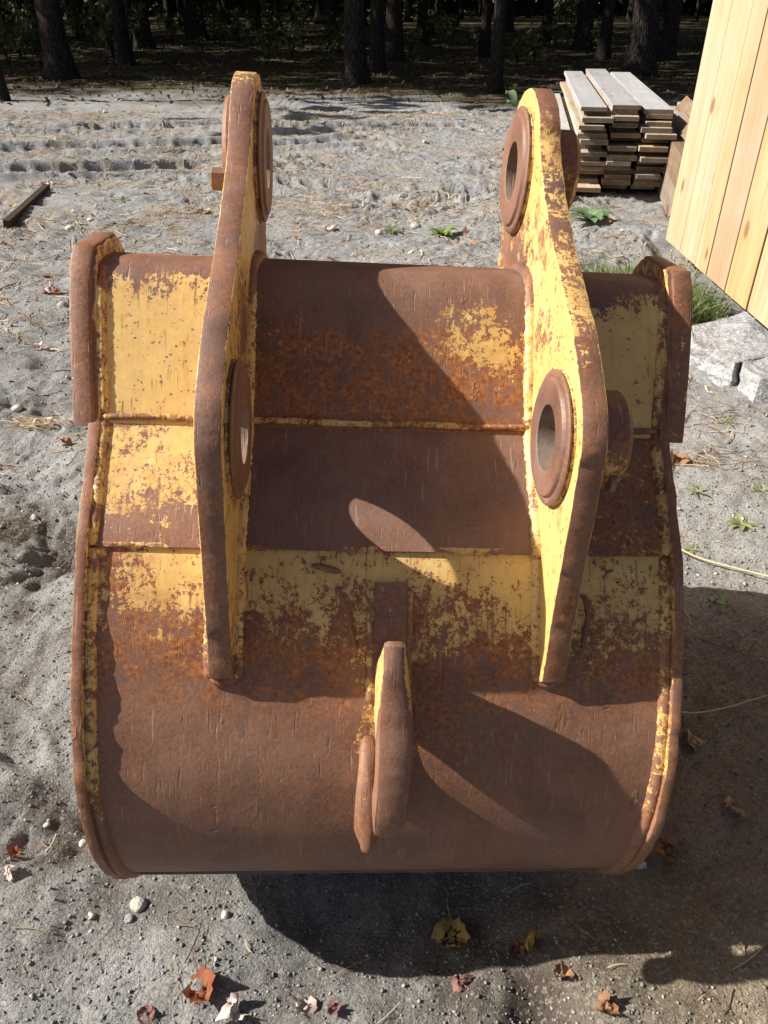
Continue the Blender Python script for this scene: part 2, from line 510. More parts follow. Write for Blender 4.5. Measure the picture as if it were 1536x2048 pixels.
# ------------------------------------------------------------------ ground
SOIL = [(ground_at(a, b), r_, d_) for (a, b, r_, d_) in ((45, 1035, .13, 1.0), (130, 1060, .10, .9), (100, 1105, .09, 1.0), (165, 1095, .07, 1.0), (50, 1150, .07, .8), (70, 1215, .05, .6), (10, 1320, .07, .9),
        (60, 1580, .07, .8), (120, 1650, .06, .9), (150, 1600, .05, .9), (30, 1640, .05, .6), (210, 1735, .05, .8), (20, 700, .16, .5), (60, 820, .12, .5), (280, 460, .3, .4))]


def track(x, y, y0, slope, bend, width, pitch, ph, depth, x0, x1, chev=0.12):
    c = y0 + slope * (x + 3) + bend * (x + 3) ** 2
    dy = y - c + 0.09 * fbm(x, y, 1.3, 3, 2)
    m = sstep(width / 2 + 0.05, width / 2 - 0.03, np.abs(dy)) * sstep(x0, x0 + 0.6, x) * sstep(x1, x1 - 0.6, x)
    u = (x + ph + chev * np.abs(dy) / (width / 2) + 0.16 * fbm(x, y, 1.7, 3, 6)) / pitch
    lug = sstep(0.30, 0.42, u - np.floor(u)) * sstep(1.0, 0.88, u - np.floor(u))
    brk = 0.65 + 1.9 * (fbm(x, y, 0.9, 3, 3) + 0.15)
    iu = np.floor(u).astype(int)
    lug2 = lug * sstep(0.02, 0.05, np.abs(dy)) * (0.25 + 1.1 * _T[3][iu & 255, (iu * 7 + int(y0 * 10)) & 255])
    berm = np.exp(-((np.abs(dy) - width / 2 - 0.06) / 0.05) ** 2) * 0.45 * sstep(x0, x0 + .6, x) * sstep(x1, x1 - .6, x)
    return depth * (-m * (0.25 + 1.0 * lug2) * np.clip(brk, 0.05, 1.3) + berm)


def foot(x, y, cx, cy, ang, L=0.28, W=0.1, depth=0.018):
    c, s = math.cos(ang), math.sin(ang)
    u = (x - cx) * c + (y - cy) * s
    v = -(x - cx) * s + (y - cy) * c
    r = np.sqrt((u / (L / 2)) ** 2 + (v / (W / 2)) ** 2)
    return depth * (-sstep(1.0, 0.75, r) + 0.5 * np.exp(-((r - 1.18) / 0.16) ** 2))


def height(x, y):
    x = np.asarray(x, float); y = np.asarray(y, float)
    h = 0.05 * fbm(x, y, 0.55, 3, 1) * sstep(1.5, 4.0, y) + 0.07 * fbm(x, y, 0.12, 2, 5) * sstep(5, 14, y)
    h = h + 0.055 * fbm(x, y, 2.2, 4, 2)
    lump = np.clip(fbm(x, y, 6.5, 5, 4, 0.6), -0.3, 0.4)
    amt = 0.35 + 0.9 * sstep(-0.05, 0.2, fbm(x, y, 1.3, 3, 8))
    amt = amt * (1 - 0.65 * sstep(0.4, 0.8, x) * sstep(1.7, 1.2, y))
    h = h + (0.045 + 0.03 * sstep(1.8, 3.5, y)) * lump * amt
    rid = 1 - 2 * np.abs(fbm(x, y, 11, 4, 9, 0.6))
    h = h + 0.018 * (rid - 0.8) * amt
    h = h + 0.014 * fbm(x, y, 40, 3, 6)
    # crumbled, dug-over soil left of the bucket
    for (cx, cy, rr, dd) in [(g_.x, g_.y, r_ * 1.1, 0.034 * d_) for g_, r_, d_ in SOIL]:
        g = np.exp(-(((x - cx) ** 2 + (y - cy) ** 2) / rr ** 2))
        h = h - dd * g * (0.6 + 2.2 * np.abs(fbm(x, y, 16, 3, 10)))
    for f in ((-0.97, 1.02, 0.5), (-0.82, 1.12, 2.4), (-1.15, 2.05, .3), (-0.9, 2.3, 2.2), (-1.5, 2.6, .8), (1.25, 1.1, 1.2), (0.95, 2.6, 1.0)):
        h = h + foot(x, y, *f)
    # tyre tracks crossing behind the bucket
    h = h + track(x, y, 7.25, 0.27, 0.015, 0.40, 0.205, 0.0, 0.115, -7, -1.5)
    h = h + track(x, y, 8.50, 0.15, 0.01, 0.40, 0.21, 0.05, 0.115, -9, 0.0)
    h = h + track(x, y, 9.9, 0.06, -0.01, 0.40, 0.21, 0.02, 0.105, -10, 1.2)
    h = h + track(x, y, 7.1, -0.12, -0.02, 0.34, 0.19, 0.07, 0.075, -2.2, 1.6)
    # the rut with the dark slab edge, left
    u = (x + 3.05) * 0.62 + (y - 5.55) * 0.78
    v = -(x + 3.05) * 0.78 + (y - 5.55) * 0.62
    # gravel heaps behind the bucket
    for (cx, cy, rr, dd) in ((1.0, 5.6, .38, .12), (0.15, 4.55, .30, .055), (0.75, 4.45, .34, .07), (1.6, 5.0, .35, .07), (-1.2, 4.3, .35, .05), (-0.3, 3.9, .25, .035)):
        h = h + dd * np.exp(-(((x - cx) ** 2 + (y - cy) ** 2) / rr ** 2))
    # flat bed under the bucket, hollow in front of the heel
    bed = sstep(0.62, 0.42, np.abs(x)) * sstep(0.60, 0.80, y) * sstep(2.1, 1.8, y)
    h = h * (1 - 0.8 * bed) - 0.022 * bed
    hol = np.exp(-((x - 0.03) / 0.20) ** 4) * np.exp(-((y - 0.74) / 0.09) ** 2)
    h = h - 0.045 * hol
    h = h - 0.03 * np.exp(-(((x - 0.235) / 0.05) ** 2 + ((y - 0.585) / 0.09) ** 2))
    h = h - 0.045 + 0.033 * sstep(0.8, 1.6, y)
    under = sstep(0.50, 0.38, np.abs(x)) * sstep(0.90, 1.02, y) * sstep(2.0, 1.7, y)
    h = h * (1 - under) + under * (-0.052 * (x + 0.04) - 0.004)
    return h


def damp_mask(x, y):
    d = 0.62 * sstep(0.02, 0.22, fbm(x, y, 3.3, 4, 12)) * sstep(5.5, 1.2, y) * sstep(0.4, -0.4, x)
    lst = [(g.x, g.y, r_, d_) for g, r_, d_ in SOIL]
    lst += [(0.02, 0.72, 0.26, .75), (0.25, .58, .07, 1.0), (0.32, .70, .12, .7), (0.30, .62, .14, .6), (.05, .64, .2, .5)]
    for (cx, cy, rr, a) in lst:
        d = np.maximum(d, a * np.clip(np.exp(-(((x - cx) ** 2 + (y - cy) ** 2) / rr ** 2)) * (1.0 + 2.6 * fbm(x, y, 14, 4, 13)), 0, 1))
    return np.clip(d, 0, 1)


def axis_samples(segs):
    out = [segs[0][0]]
    for a, b, st in segs:
        n = max(1, int(round((b - a) / st)))
        out += list(np.linspace(a, b, n + 1)[1:])
    return np.array(out)


def grow(a, b, st, f):
    out = []
    x = a
    while x < b:
        st *= f
        x += st
        out.append(x)
    return out


gx = axis_samples([(-6.4, -1.5, 0.024), (-1.5, 1.7, 0.0115), (1.7, 3.2, 0.03)])
gx = np.concatenate([-np.array(grow(6.4, 400, 0.03, 1.22))[::-1], gx, grow(3.2, 400, 0.04, 1.22)])
gy = axis_samples([(-0.6, 0.35, 0.05), (0.35, 2.0, 0.0105), (2.0, 5.0, 0.017), (5.0, 11.2, 0.022)])
gy = np.concatenate([-np.array(grow(0.6, 300, 0.06, 1.3))[::-1], gy, grow(11.2, 900, 0.04, 1.16)])
GX, GY = np.meshgrid(gx, gy)
GH = height(GX, GY)
far = sstep(60, 20, np.hypot(GX, GY))
GH = GH * far
gv = np.stack([GX, GY, GH], -1).reshape(-1, 3)
nx, ny = len(gx), len(gy)
ii = (np.arange(ny - 1)[:, None] * nx + np.arange(nx - 1)[None, :]).ravel()
gq = np.stack([ii, ii + 1, ii + 1 + nx, ii + nx], -1)
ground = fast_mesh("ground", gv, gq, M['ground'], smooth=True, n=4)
tag(ground, "grey sand and gravel yard with tyre tracks and footprints", kind="structure")
set_attr(ground.data, 'damp', damp_mask(GX, GY).ravel())


def hz(x, y):
    return float(height(np.array([x]), np.array([y]))[0])


# ------------------------------------------------------------------ the excavator bucket
PIV = np.array([0.0, 0.95, 0.0])
bucket = empty("excavator_bucket", (-0.035, 0.95, 0.0), (0, R(3.1), R(2.4)))
tag(bucket, "rusty yellow excavator bucket lying on its floor, back and hinge ears towards the viewer", "bucket")


def catmull(pts, n=8, closed=False):
    P = [np.array(p, float) for p in pts]
    out = []
    N = len(P)
    rngs = range(N if closed else N - 1)
    for i in rngs:
        p0 = P[(i - 1) % N] if closed or i > 0 else 2 * P[0] - P[1]
        p1 = P[i]; p2 = P[(i + 1) % N]
        p3 = P[(i + 2) % N] if closed or i + 2 < N else 2 * P[-1] - P[-2]
        for k in range(n):
            t = k / n
            out.append(0.5 * ((2 * p1) + (-p0 + p2) * t + (2 * p0 - 5 * p1 + 4 * p2 - p3) * t * t + (-p0 + 3 * p1 - 3 * p2 + p3) * t ** 3))
    if not closed: out.append(P[-1])
    return np.array(out)


def resample(poly, step, closed=False):
    P = np.array(poly, float)
    if closed: P = np.vstack([P, P[:1]])
    seg = np.hypot(*(P[1:] - P[:-1]).T)
    L = np.concatenate([[0], np.cumsum(seg)])
    n = max(2, int(L[-1] / step))
    s = np.linspace(0, L[-1], n + 1)
    o = np.stack([np.interp(s, L, P[:, 0]), np.interp(s, L, P[:, 1])], -1)
    return o[:-1] if closed else o


def inset(poly, d):
    """shift a (Y, Z) curve that runs from the floor up the back towards its inner side"""
    P = np.array(poly)
    T = np.gradient(P, axis=0)
    T /= np.linalg.norm(T, axis=1)[:, None]
    Nn = np.stack([T[:, 1], -T[:, 0]], -1)
    d = np.asarray(d)
    return P + Nn * (d[:, None] if d.ndim else d)


RIM = catmull([(1.20, 0.0), (1.0, 0.0), (.92, .002), (.84, .018), (.78, .045), (.725, .090), (.685, .142), (.660, .20), (.652, .26), (.658, .32), (.675, .378),
               (.705, .435), (.738, .488), (.773, .542), (.815, .600), (.862, .654), (.923, .700), (.985, .742)], 8)


def taper(z):
    """the bucket is narrower towards its heel"""
    return 0.925 + 0.075 * sstep(0.0, 0.52, z) + 0.045 * sstep(0.62, 0.95, z)


def dustf(V):
    """fine dust that has settled low on the steel"""
    return np.clip(0.35 * sstep(0.36, 0.10, V[:, 2]), 0, 1)


def bucket_mesh(name, V, F, wear, tone, parent=None, smooth=True, bore=None):
    V = np.array(V, float)
    w = np.broadcast_to(wear(V) if callable(wear) else wear, (len(V),))
    tn = np.broadcast_to(tone(V) if callable(tone) else tone, (len(V),))
    dust_bore_light = dustf(V)
    if bore is not None: dust_bore_light = np.maximum(dust_bore_light, np.where(np.hypot(V[:, 1] - bore[0], V[:, 2] - bore[1]) < bore[2], 0.9, 0))  # pin bores paler: polished steel, with the sunlight inside put into the colour
    V[:, 0] *= 1 + (taper(V[:, 2]) - 1) * np.clip((np.abs(V[:, 0]) - 0.25) / 0.12, 0, 1)
    o = mesh_of(name, V - PIV, F, M['bucket'], parent or bucket, smooth)
    set_attr(o.data, 'wear', w); set_attr(o.data, 'tone', tn); set_attr(o.data, 'dust', dust_bore_light)
    return o


def sheet(name, prof, xs, thick, wear, tone, parent=None, wob=0.0):
    """a rolled plate: profile (Y,Z) swept along x, with thickness to its inner side"""
    prof = np.array(prof)
    inn = inset(prof, thick)
    nx_, np_ = len(xs), len(prof)
    V = []
    for side in (prof, inn):
        for (a, b) in side:
            for x in xs:
                V.append((x, a, b))
    V = np.array(V)
    if wob:
        k = nx_ * np_
        dd = wob * (fbm(V[:k, 0] + 5, V[:k, 2] + V[:k, 1] + 9, 5.0, 3, 7))
        V[:k, 1] -= dd * 0.7
        V[:k, 2] += dd * 0.4
    F = []
    k = nx_ * np_
    for j in range(np_ - 1):
        for i in range(nx_ - 1):
            a = j * nx_ + i
            F.append((a, a + 1, a + 1 + nx_, a + nx_))
            F.append((k + a, k + a + nx_, k + a + 1 + nx_, k + a + 1))
    for i in range(nx_ - 1):
        F.append((i, k + i, k + i + 1, i + 1))
        a = (np_ - 1) * nx_ + i
        F.append((a, a + 1, k + a + 1, k + a))
    for j in range(np_ - 1):
        a = j * nx_
        F.append((a, a + nx_, k + a + nx_, k + a))
        a = j * nx_ + nx_ - 1
        F.append((a, k + a, k + a + nx_, a + nx_))
    o = bucket_mesh(name, V, F, wear, tone, parent)
    m = o.modifiers.new("edges", 'EDGE_SPLIT'); m.split_angle = R(40)
    return o


def plate(name, outline, x0, x1, wear, tone, holes=(), bevel=0.003, parent=None, maxlen=0.03, rough=0.0, seed=1):
    """flat plate in the Y-Z plane from x0 to x1, with holes and softened edges"""
    cu = bpy.data.curves.new(name, 'CURVE')
    cu.dimensions = '2D'; cu.fill_mode = 'BOTH'
    P = np.array(outline, float)
    if rough:
        P = resample(P, 0.009, True)
        nn = np.linalg.norm(np.gradient(P, axis=0), axis=1)
        T = np.gradient(P, axis=0) / nn[:, None]
        k = np.arange(len(P))
        dd = rough * (fbm(k * 0.35, k * 0 + seed * 3.7, 1.0, 3, seed) * 2)
        P = P + np.stack([T[:, 1], -T[:, 0]], -1) * dd[:, None]
    for ring in [P] + [np.array(h) for h in holes]:
        sp = cu.splines.new('POLY')
        sp.points.add(len(ring) - 1)
        for q, (a, b) in zip(sp.points, ring): q.co = (a, b, 0, 1)
        sp.use_cyclic_u = True
    cu.extrude = (x1 - x0) / 2 - bevel
    cu.bevel_depth = bevel; cu.bevel_resolution = 1; cu.offset = -bevel
    ob = bpy.data.objects.new("tmp_" + name, cu)
    COL.objects.link(ob)
    bpy.context.view_layer.update()
    dg = bpy.context.evaluated_depsgraph_get()
    me0 = bpy.data.meshes.new_from_object(ob.evaluated_get(dg))
    bpy.data.objects.remove(ob); bpy.data.curves.remove(cu)
    bm = bmesh.new(); bm.from_mesh(me0); bpy.data.meshes.remove(me0)
    bmesh.ops.remove_doubles(bm, verts=bm.verts, dist=1e-5)
    bmesh.ops.triangulate(bm, faces=bm.faces[:])
    for _ in range(5):
        es = [e for e in bm.edges if e.calc_length() > maxlen]
        if not es: break
        bmesh.ops.subdivide_edges(bm, edges=es, cuts=1, use_grid_fill=False)
        bmesh.ops.triangulate(bm, faces=[f for f in bm.faces if len(f.verts) > 3])
    bmesh.ops.recalc_face_normals(bm, faces=bm.faces[:])
    bm.verts.index_update()
    xc = (x0 + x1) / 2
    V = np.array([(v.co.z + xc, v.co.x, v.co.y) for v in bm.verts])
    F = [tuple(v.index for v in f.verts) for f in bm.faces]
    bm.free()
    o = bucket_mesh(name, V, F, wear, tone, parent, smooth=False)
    # smooth shading with sharp creases
    o.data.polygons.foreach_set('use_smooth', [True] * len(o.data.polygons))
    m = o.modifiers.new("edges", 'EDGE_SPLIT'); m.split_angle = R(32)
    return o


def lathe(name, prof, axis_x, cy, cz, wear, tone, parent=None, n=56, flip=False):
    """ring about an x axis through (cy, cz): prof = closed list of (radius, x)"""
    V, F = [], []
    m = len(prof)
    for i in range(n):
        a = 2 * math.pi * i / n
        for (r, x) in prof:
            V.append((axis_x + x, cy + r * math.cos(a), cz + r * math.sin(a)))
    for i in range(n):
        for j in range(m):
            a, b = i * m + j, i * m + (j + 1) % m
            c, d = ((i + 1) % n) * m + (j + 1) % m, ((i + 1) % n) * m + j
            F.append((a, b, c, d))
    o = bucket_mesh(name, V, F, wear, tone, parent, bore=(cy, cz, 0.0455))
    bm = bmesh.new(); bm.from_mesh(o.data); bmesh.ops.recalc_face_normals(bm, faces=bm.faces[:]); bm.to_mesh(o.data); bm.free()
    md = o.modifiers.new("edges", 'EDGE_SPLIT'); md.split_angle = R(32)
    return o


def circle(cy, cz, r, n=64, a0=0, a1=360):
    return [(cy + r * math.cos(R(a0 + (a1 - a0) * i / n)), cz + r * math.sin(R(a0 + (a1 - a0) * i / n))) for i in range(n + (0 if a1 - a0 == 360 else 1))]


W_IN, W_OUT, W_REINF = 0.4105, 0.4255, 0.447
XS = np.linspace(-W_IN, W_IN, 110)

# --- rolled back shell
i_w2 = int(np.argmin(np.hypot(RIM[:, 0] - 0.868, RIM[:, 1] - 0.659)))
ins = 0.010 + 0.004 * sstep(0.10, 0.40, RIM[:, 1])
shell_prof = inset(RIM, ins)[:i_w2 + 1]


def shell_wear(V):
    x, z = V[:, 0], V[:, 2]
    w = 0.34 + 0.30 * sstep(0.62, 0.52, z) + 0.50 * sstep(0.545, 0.47, z)
    w = w + 0.25 * np.exp(-((x + 0.36) / 0.05) ** 2) + 0.10 * sstep(0.05, -0.05, np.abs(x + 0.05) - 0.12) * sstep(0.60, 0.52, z)
    eye = np.exp(-((x + 0.0) / 0.065) ** 4) * sstep(0.36, 0.42, z)
    w = w * (1 - eye) + eye * np.minimum(w, 0.56)
    w = w + 0.16 * np.exp(-((z - 0.60) / 0.03) ** 2) * np.exp(-((x - 0.03) / 0.1) ** 2)
    return np.clip(w, 0, 1.05)


def shell_tone(V):
    x, z = V[:, 0], V[:, 2]
    return np.clip(0.22 + 0.7 * sstep(0.44, 0.52, z) + 0.5 * np.exp(-((x - 0.05) / 0.1) ** 2) * sstep(0.36, 0.44, z), 0, 1)


sheet("back_shell", shell_prof, XS, 0.016, shell_wear, shell_tone, wob=0.006)

# --- lower panel between the two long welds
RIMTOP = np.vstack([RIM[RIM[:, 1] > 0.60], [(1.0, 0.753), (1.02, 0.767)]])
lp = RIM[(RIM[:, 1] > 0.648)]
lp = inset(np.vstack([lp, [(1.0, .7525), (1.035, .777)]]), 0.0075)
KINK = lp[-1]


def lp_wear(V):
    x, z = V[:, 0], V[:, 2]
    left = 0.42 + 0.28 * sstep(0.72, 0.64, z)
    mid = 1.0 + 0 * x
    right = 0.68 + 0 * x
    w = np.where(x < -0.225, left, np.where(x < 0.225, mid, right))
    return w


def lp_tone(V):
    x = V[:, 0]
    return np.where(x < -0.225, 0.25, np.where(x < 0.225, 0.0, 0.9))


sheet("lower_panel", resample(lp, 0.012), XS, 0.014, lp_wear, lp_tone)

# --- upper panel, rolled over at the top into the lip
up = catmull([(1.014, 0.748), (1.0362, 0.780), (1.0866, 0.851), (1.128, 0.910), (1.147, 0.933), (1.166, 0.945), (1.19, 0.949), (1.25, .940), (1.32, .918), (1.38, 0.888), (1.42, .85)], 6)


def up_wear(V):
    x, y, z = V[:, 0], V[:, 1], V[:, 2]
    z = z + 0.06 * fbm(x, y + 3, 9, 3, 6) * sstep(0.86, 0.9, z) * sstep(0.945, 0.92, z)
    side = 0.20 + 0.25 * sstep(0.905, 0.935, z) + 0.60 * sstep(0.934, 0.9475, z)
    patch = np.exp(-((x - 0.155) / 0.08) ** 2) * sstep(0.80, 0.87, z + 0.25 * (x - .15)) * sstep(0.945, 0.90, z)
    patch2 = np.exp(-(((x + 0.165) / 0.05) ** 2 + ((z - 0.90) / 0.03) ** 2))
    mid = 0.80 + 0.16 * sstep(0.865, 0.90, z) - 0.42 * patch - 0.25 * patch2 + 0.12 * sstep(0.80, 0.76, z)
    mid = np.maximum(mid, 1.02 * sstep(0.925, 0.945, z))
    return np.where(np.abs(x) > 0.225, side, mid)


def up_tone(V):
    x, y, z = V[:, 0], V[:, 1], V[:, 2]
    return np.where(np.abs(x) > 0.225, 0.15, np.clip(1.0 - 1.1 * sstep(0.872, 0.895, z), 0, 1))


sheet("upper_panel", resample(up, 0.010), XS, 0.018, up_wear, up_tone)

# --- bucket floor and cutting edge (lie beyond the heel)
fl = np.array([(1.86, 0.022), (1.6, 0.022), (1.3, 0.022), (1.15, 0.022)])
sheet("floor_plate", resample(fl, 0.05), np.linspace(-W_IN, W_IN, 12), 0.016, 1.0, 0.1)
ce = np.array([(2.02, 0.006), (1.98, 0.02), (1.9, 0.046), (1.84, 0.046)])
sheet("cutting_edge", ce, np.linspace(-W_OUT, W_OUT, 10), 0.024, 1.0, 0.0)
for k in range(4):
    xx = -0.36 + 0.24 * k
    v = []
    for (yy, hw, hh) in ((1.96, 0.045, 0.035), (2.06, 0.036, 0.024), (2.18, 0.028, 0.006)):
        for (sx, sz) in ((-1, -1), (1, -1), (1, 1), (-1, 1)):
            v.append((xx + sx * hw, yy, 0.034 + sz * hh))
    f = [(3, 2, 1, 0), (8, 9, 10, 11)] + [(4 * r + i, 4 * r + (i + 1) % 4, 4 * r + 4 + (i + 1) % 4, 4 * r + 4 + i) for r in range(2) for i in range(4)]
    bucket_mesh("tooth", v, f, 1.0, 0.0, smooth=False)

# --- side plates
side_outline = np.vstack([RIM[4:], [(1.02, .767), (1.145, .945), (1.172, .968), (1.285, .957), (1.31, .925), (1.45, .70), (1.57, .46), (1.60, .30), (1.66, .14), (1.86, .06), (1.86, 0.0)]])


def side_wear(xc, th):
    def f(V):
        edge = np.abs(V[:, 0] - xc) < th / 2 - 0.0007
        face = 0.50 + 0.35 * sstep(0.45, 0.25, V[:, 2]) + 0.12 * fbm(V[:, 1], V[:, 2], 9, 3, 2)
        return np.where(edge, 0.98, face)
    return f


def corner_tone(V): return 0.45 + 0 * V[:, 0]


for s in (-1, 1):
    x0, x1 = sorted((s * W_IN, s * W_OUT))
    sp_ = plate("side_plate", side_outline, x0, x1, side_wear((x0 + x1) / 2, x1 - x0), corner_tone, bevel=0.0016, rough=0.0042, seed=3 + s)
    reinf = [(1.052, .738), (1.010, .757), (1.018, .7715), (1.1425, .948), (1.170, .971), (1.290, .960), (1.315, .925), (1.24, .80)]
    x0, x1 = sorted((s * (W_IN + 0.006), s * W_REINF))
    pts = []
    for i in range(len(reinf)):
        a, b = np.array(reinf[i]), np.array(reinf[(i + 1) % len(reinf)])
        for k in range(6): pts.append(tuple(a + (b - a) * k / 6))
    plate("side_reinforcement", pts, x0, x1, lambda V, s=s: 0.78 - 0.07 * s + 0.25 * sstep(.93, .96, V[:, 2]) - 0.12 * sstep(0.80, .76, V[:, 2]), lambda V: 0.5 + 0 * V[:, 0], bevel=0.004, seed=8 + s)


# --- weld beads
def bead(name, pts, r, wear, tone, parent=None, n=7, rip=0.25, pitch=0.006):
    P = np.array(pts, float)
    seg = np.linalg.norm(P[1:] - P[:-1], axis=1)
    L = np.concatenate([[0], np.cumsum(seg)])
    m = max(3, int(L[-1] / (pitch * 0.8)))
    s = np.linspace(0, L[-1], m)
    Q = np.stack([np.interp(s, L, P[:, k]) for k in range(3)], -1)
    T = np.gradient(Q, axis=0); T /= np.linalg.norm(T, axis=1)[:, None]
    up_ = np.array([0, -0.6, 0.8]) if abs(T[0][0]) > 0.7 else np.array([1.0, 0, 0])
    V, F = [], []
    for i in range(m):
        a = np.cross(T[i], up_); a /= np.linalg.norm(a); b = np.cross(a, T[i])
        rr = r * (1 + rip * (0.5 - random.random()) * 1.6 + rip * 0.5 * (i % 2))
        if i in (0, m - 1): rr *= 0.4
        for k in range(n):
            an = 2 * math.pi * k / n
            V.append(Q[i] + rr * (a * math.cos(an) + b * math.sin(an)))
    for i in range(m - 1):
        for k in range(n):
            F.append((i * n + k, i * n + (k + 1) % n, (i + 1) * n + (k + 1) % n, (i + 1) * n + k))
    return bucket_mesh(name, np.array(V), F, wear, tone, parent)


w2 = shell_prof[-1]
for (x0, x1) in ((-W_IN, -0.262), (-0.222, 0.222), (0.262, W_IN)):
    xs = np.linspace(x0 + .002, x1 - .002, 30)
    bead("weld_bead", [(x, w2[0] - 0.004 + 0.0015 * math.sin(x * 40), w2[1] - 0.002) for x in xs], 0.0055, lambda V: 0.55 + 0.4 * fbm(V[:, 0], V[:, 1], 9, 3, 3), 0.8, rip=0.12)
    bead("weld_bead", [(x, KINK[0] - 0.014, KINK[1] - 0.004 + 0.001 * math.sin(x * 33)) for x in xs], 0.0048, lambda V: 0.55 + 0.4 * fbm(V[:, 0], V[:, 1], 9, 3, 3), 0.8, rip=0.12)
# beads where panels meet the side plates
inner_curve = inset(RIM, ins)
for s in (-1, 1):
    low = [(s * (W_IN - 0.004), p[0] + 0.004, p[1] - 0.002) for p in shell_prof[20::4]]
    bead("corner_weld", low, 0.0125, lambda V: 0.52 + 0.5 * sstep(.40, .22, V[:, 2]), 0.6, rip=0.06)
    hi = [(s * (W_IN - 0.004), p[0] + 0.003, p[1] - 0.002) for p in np.vstack([resample(lp, 0.03), resample(up, 0.03)[1:9]])]
    bead("corner_weld", hi, 0.0095, lambda V: 0.50 + 0.25 * fbm(V[:, 1], V[:, 2], 12, 3, 5) + 0.4 * sstep(.91, .95, V[:, 2]), 0.5, rip=0.06)

# --- heel wear strip along the bottom
hs = inset(RIM, ins - 0.006)
hs = hs[(hs[:, 1] > 0.06) & (hs[:, 1] < 0.122) & (hs[:, 0] < 0.88)]
sheet("heel_strip", hs, np.linspace(-0.395, 0.395, 60), 0.010, 1.0, 0.15)

# --- the two hinge ears
C_LOW = (0.900, 0.818); C_UP = (1.362, 1.068)
R_UP = 0.123
EAR_X, EAR_T, EAR_C = 0.230, 0.033, 0.006
front = catmull([(.748, .515), (.764, .613), (.777, .722), (.788, .806), (.795, .850), (.812, .886), (.849, .918), (.900, .948), (.974, .981), (1.060, 1.016), (1.155, 1.062), (1.215, 1.097)], 5)
arc = circle(C_UP[0], C_UP[1], R_UP, 26, 146, -38)
ear_outline = [(0.80, 0.480), (0.765, 0.497)] + [tuple(p) for p in front] + arc + [(1.445, 0.965), (1.432, 0.93), (1.44, .885), (1.41, .84), (1.36, .875), (1.25, .905), (1.17, .90), (1.06, .74), (.99, .70), (.92, .655), (.85, .585)]


def ear_wear(side):
    xc = side * EAR_X + EAR_C
    def f(V):
        x, y, z = V[:, 0], V[:, 1], V[:, 2]
        edge = np.abs(x - xc) < EAR_T / 2 - 0.0010
        e = 1.0 - 0.50 * np.clip(3.0 * (fbm(y, z, 9, 2, 4 + side) + 0.16), 0, 1) * sstep(0.86, 0.98, z)
        fr = sstep(0.20, 0.02, np.hypot(y - 1.0, z - 1.05)) * 0
        face = 0.26 + 0.34 * sstep(1.12, 1.32, y) * sstep(1.02, .95, z) + 0.18 * sstep(0.62, 0.50, z)
        face = face + 0.2 * np.exp(-(((y - C_UP[0]) / .13) ** 2 + ((z - C_UP[1]) / .13) ** 2))
        face = face + 0.30 * np.exp(-((y - 1.05) / 0.07) ** 2) * np.exp(-((z - .90) / .05) ** 2)
        if side < 0: face = face + 0.10
        return np.where(edge, e, face)
    return f


def ear_tone(V): return 0.30 + 0.3 * sstep(0.8, 0.6, V[:, 2])


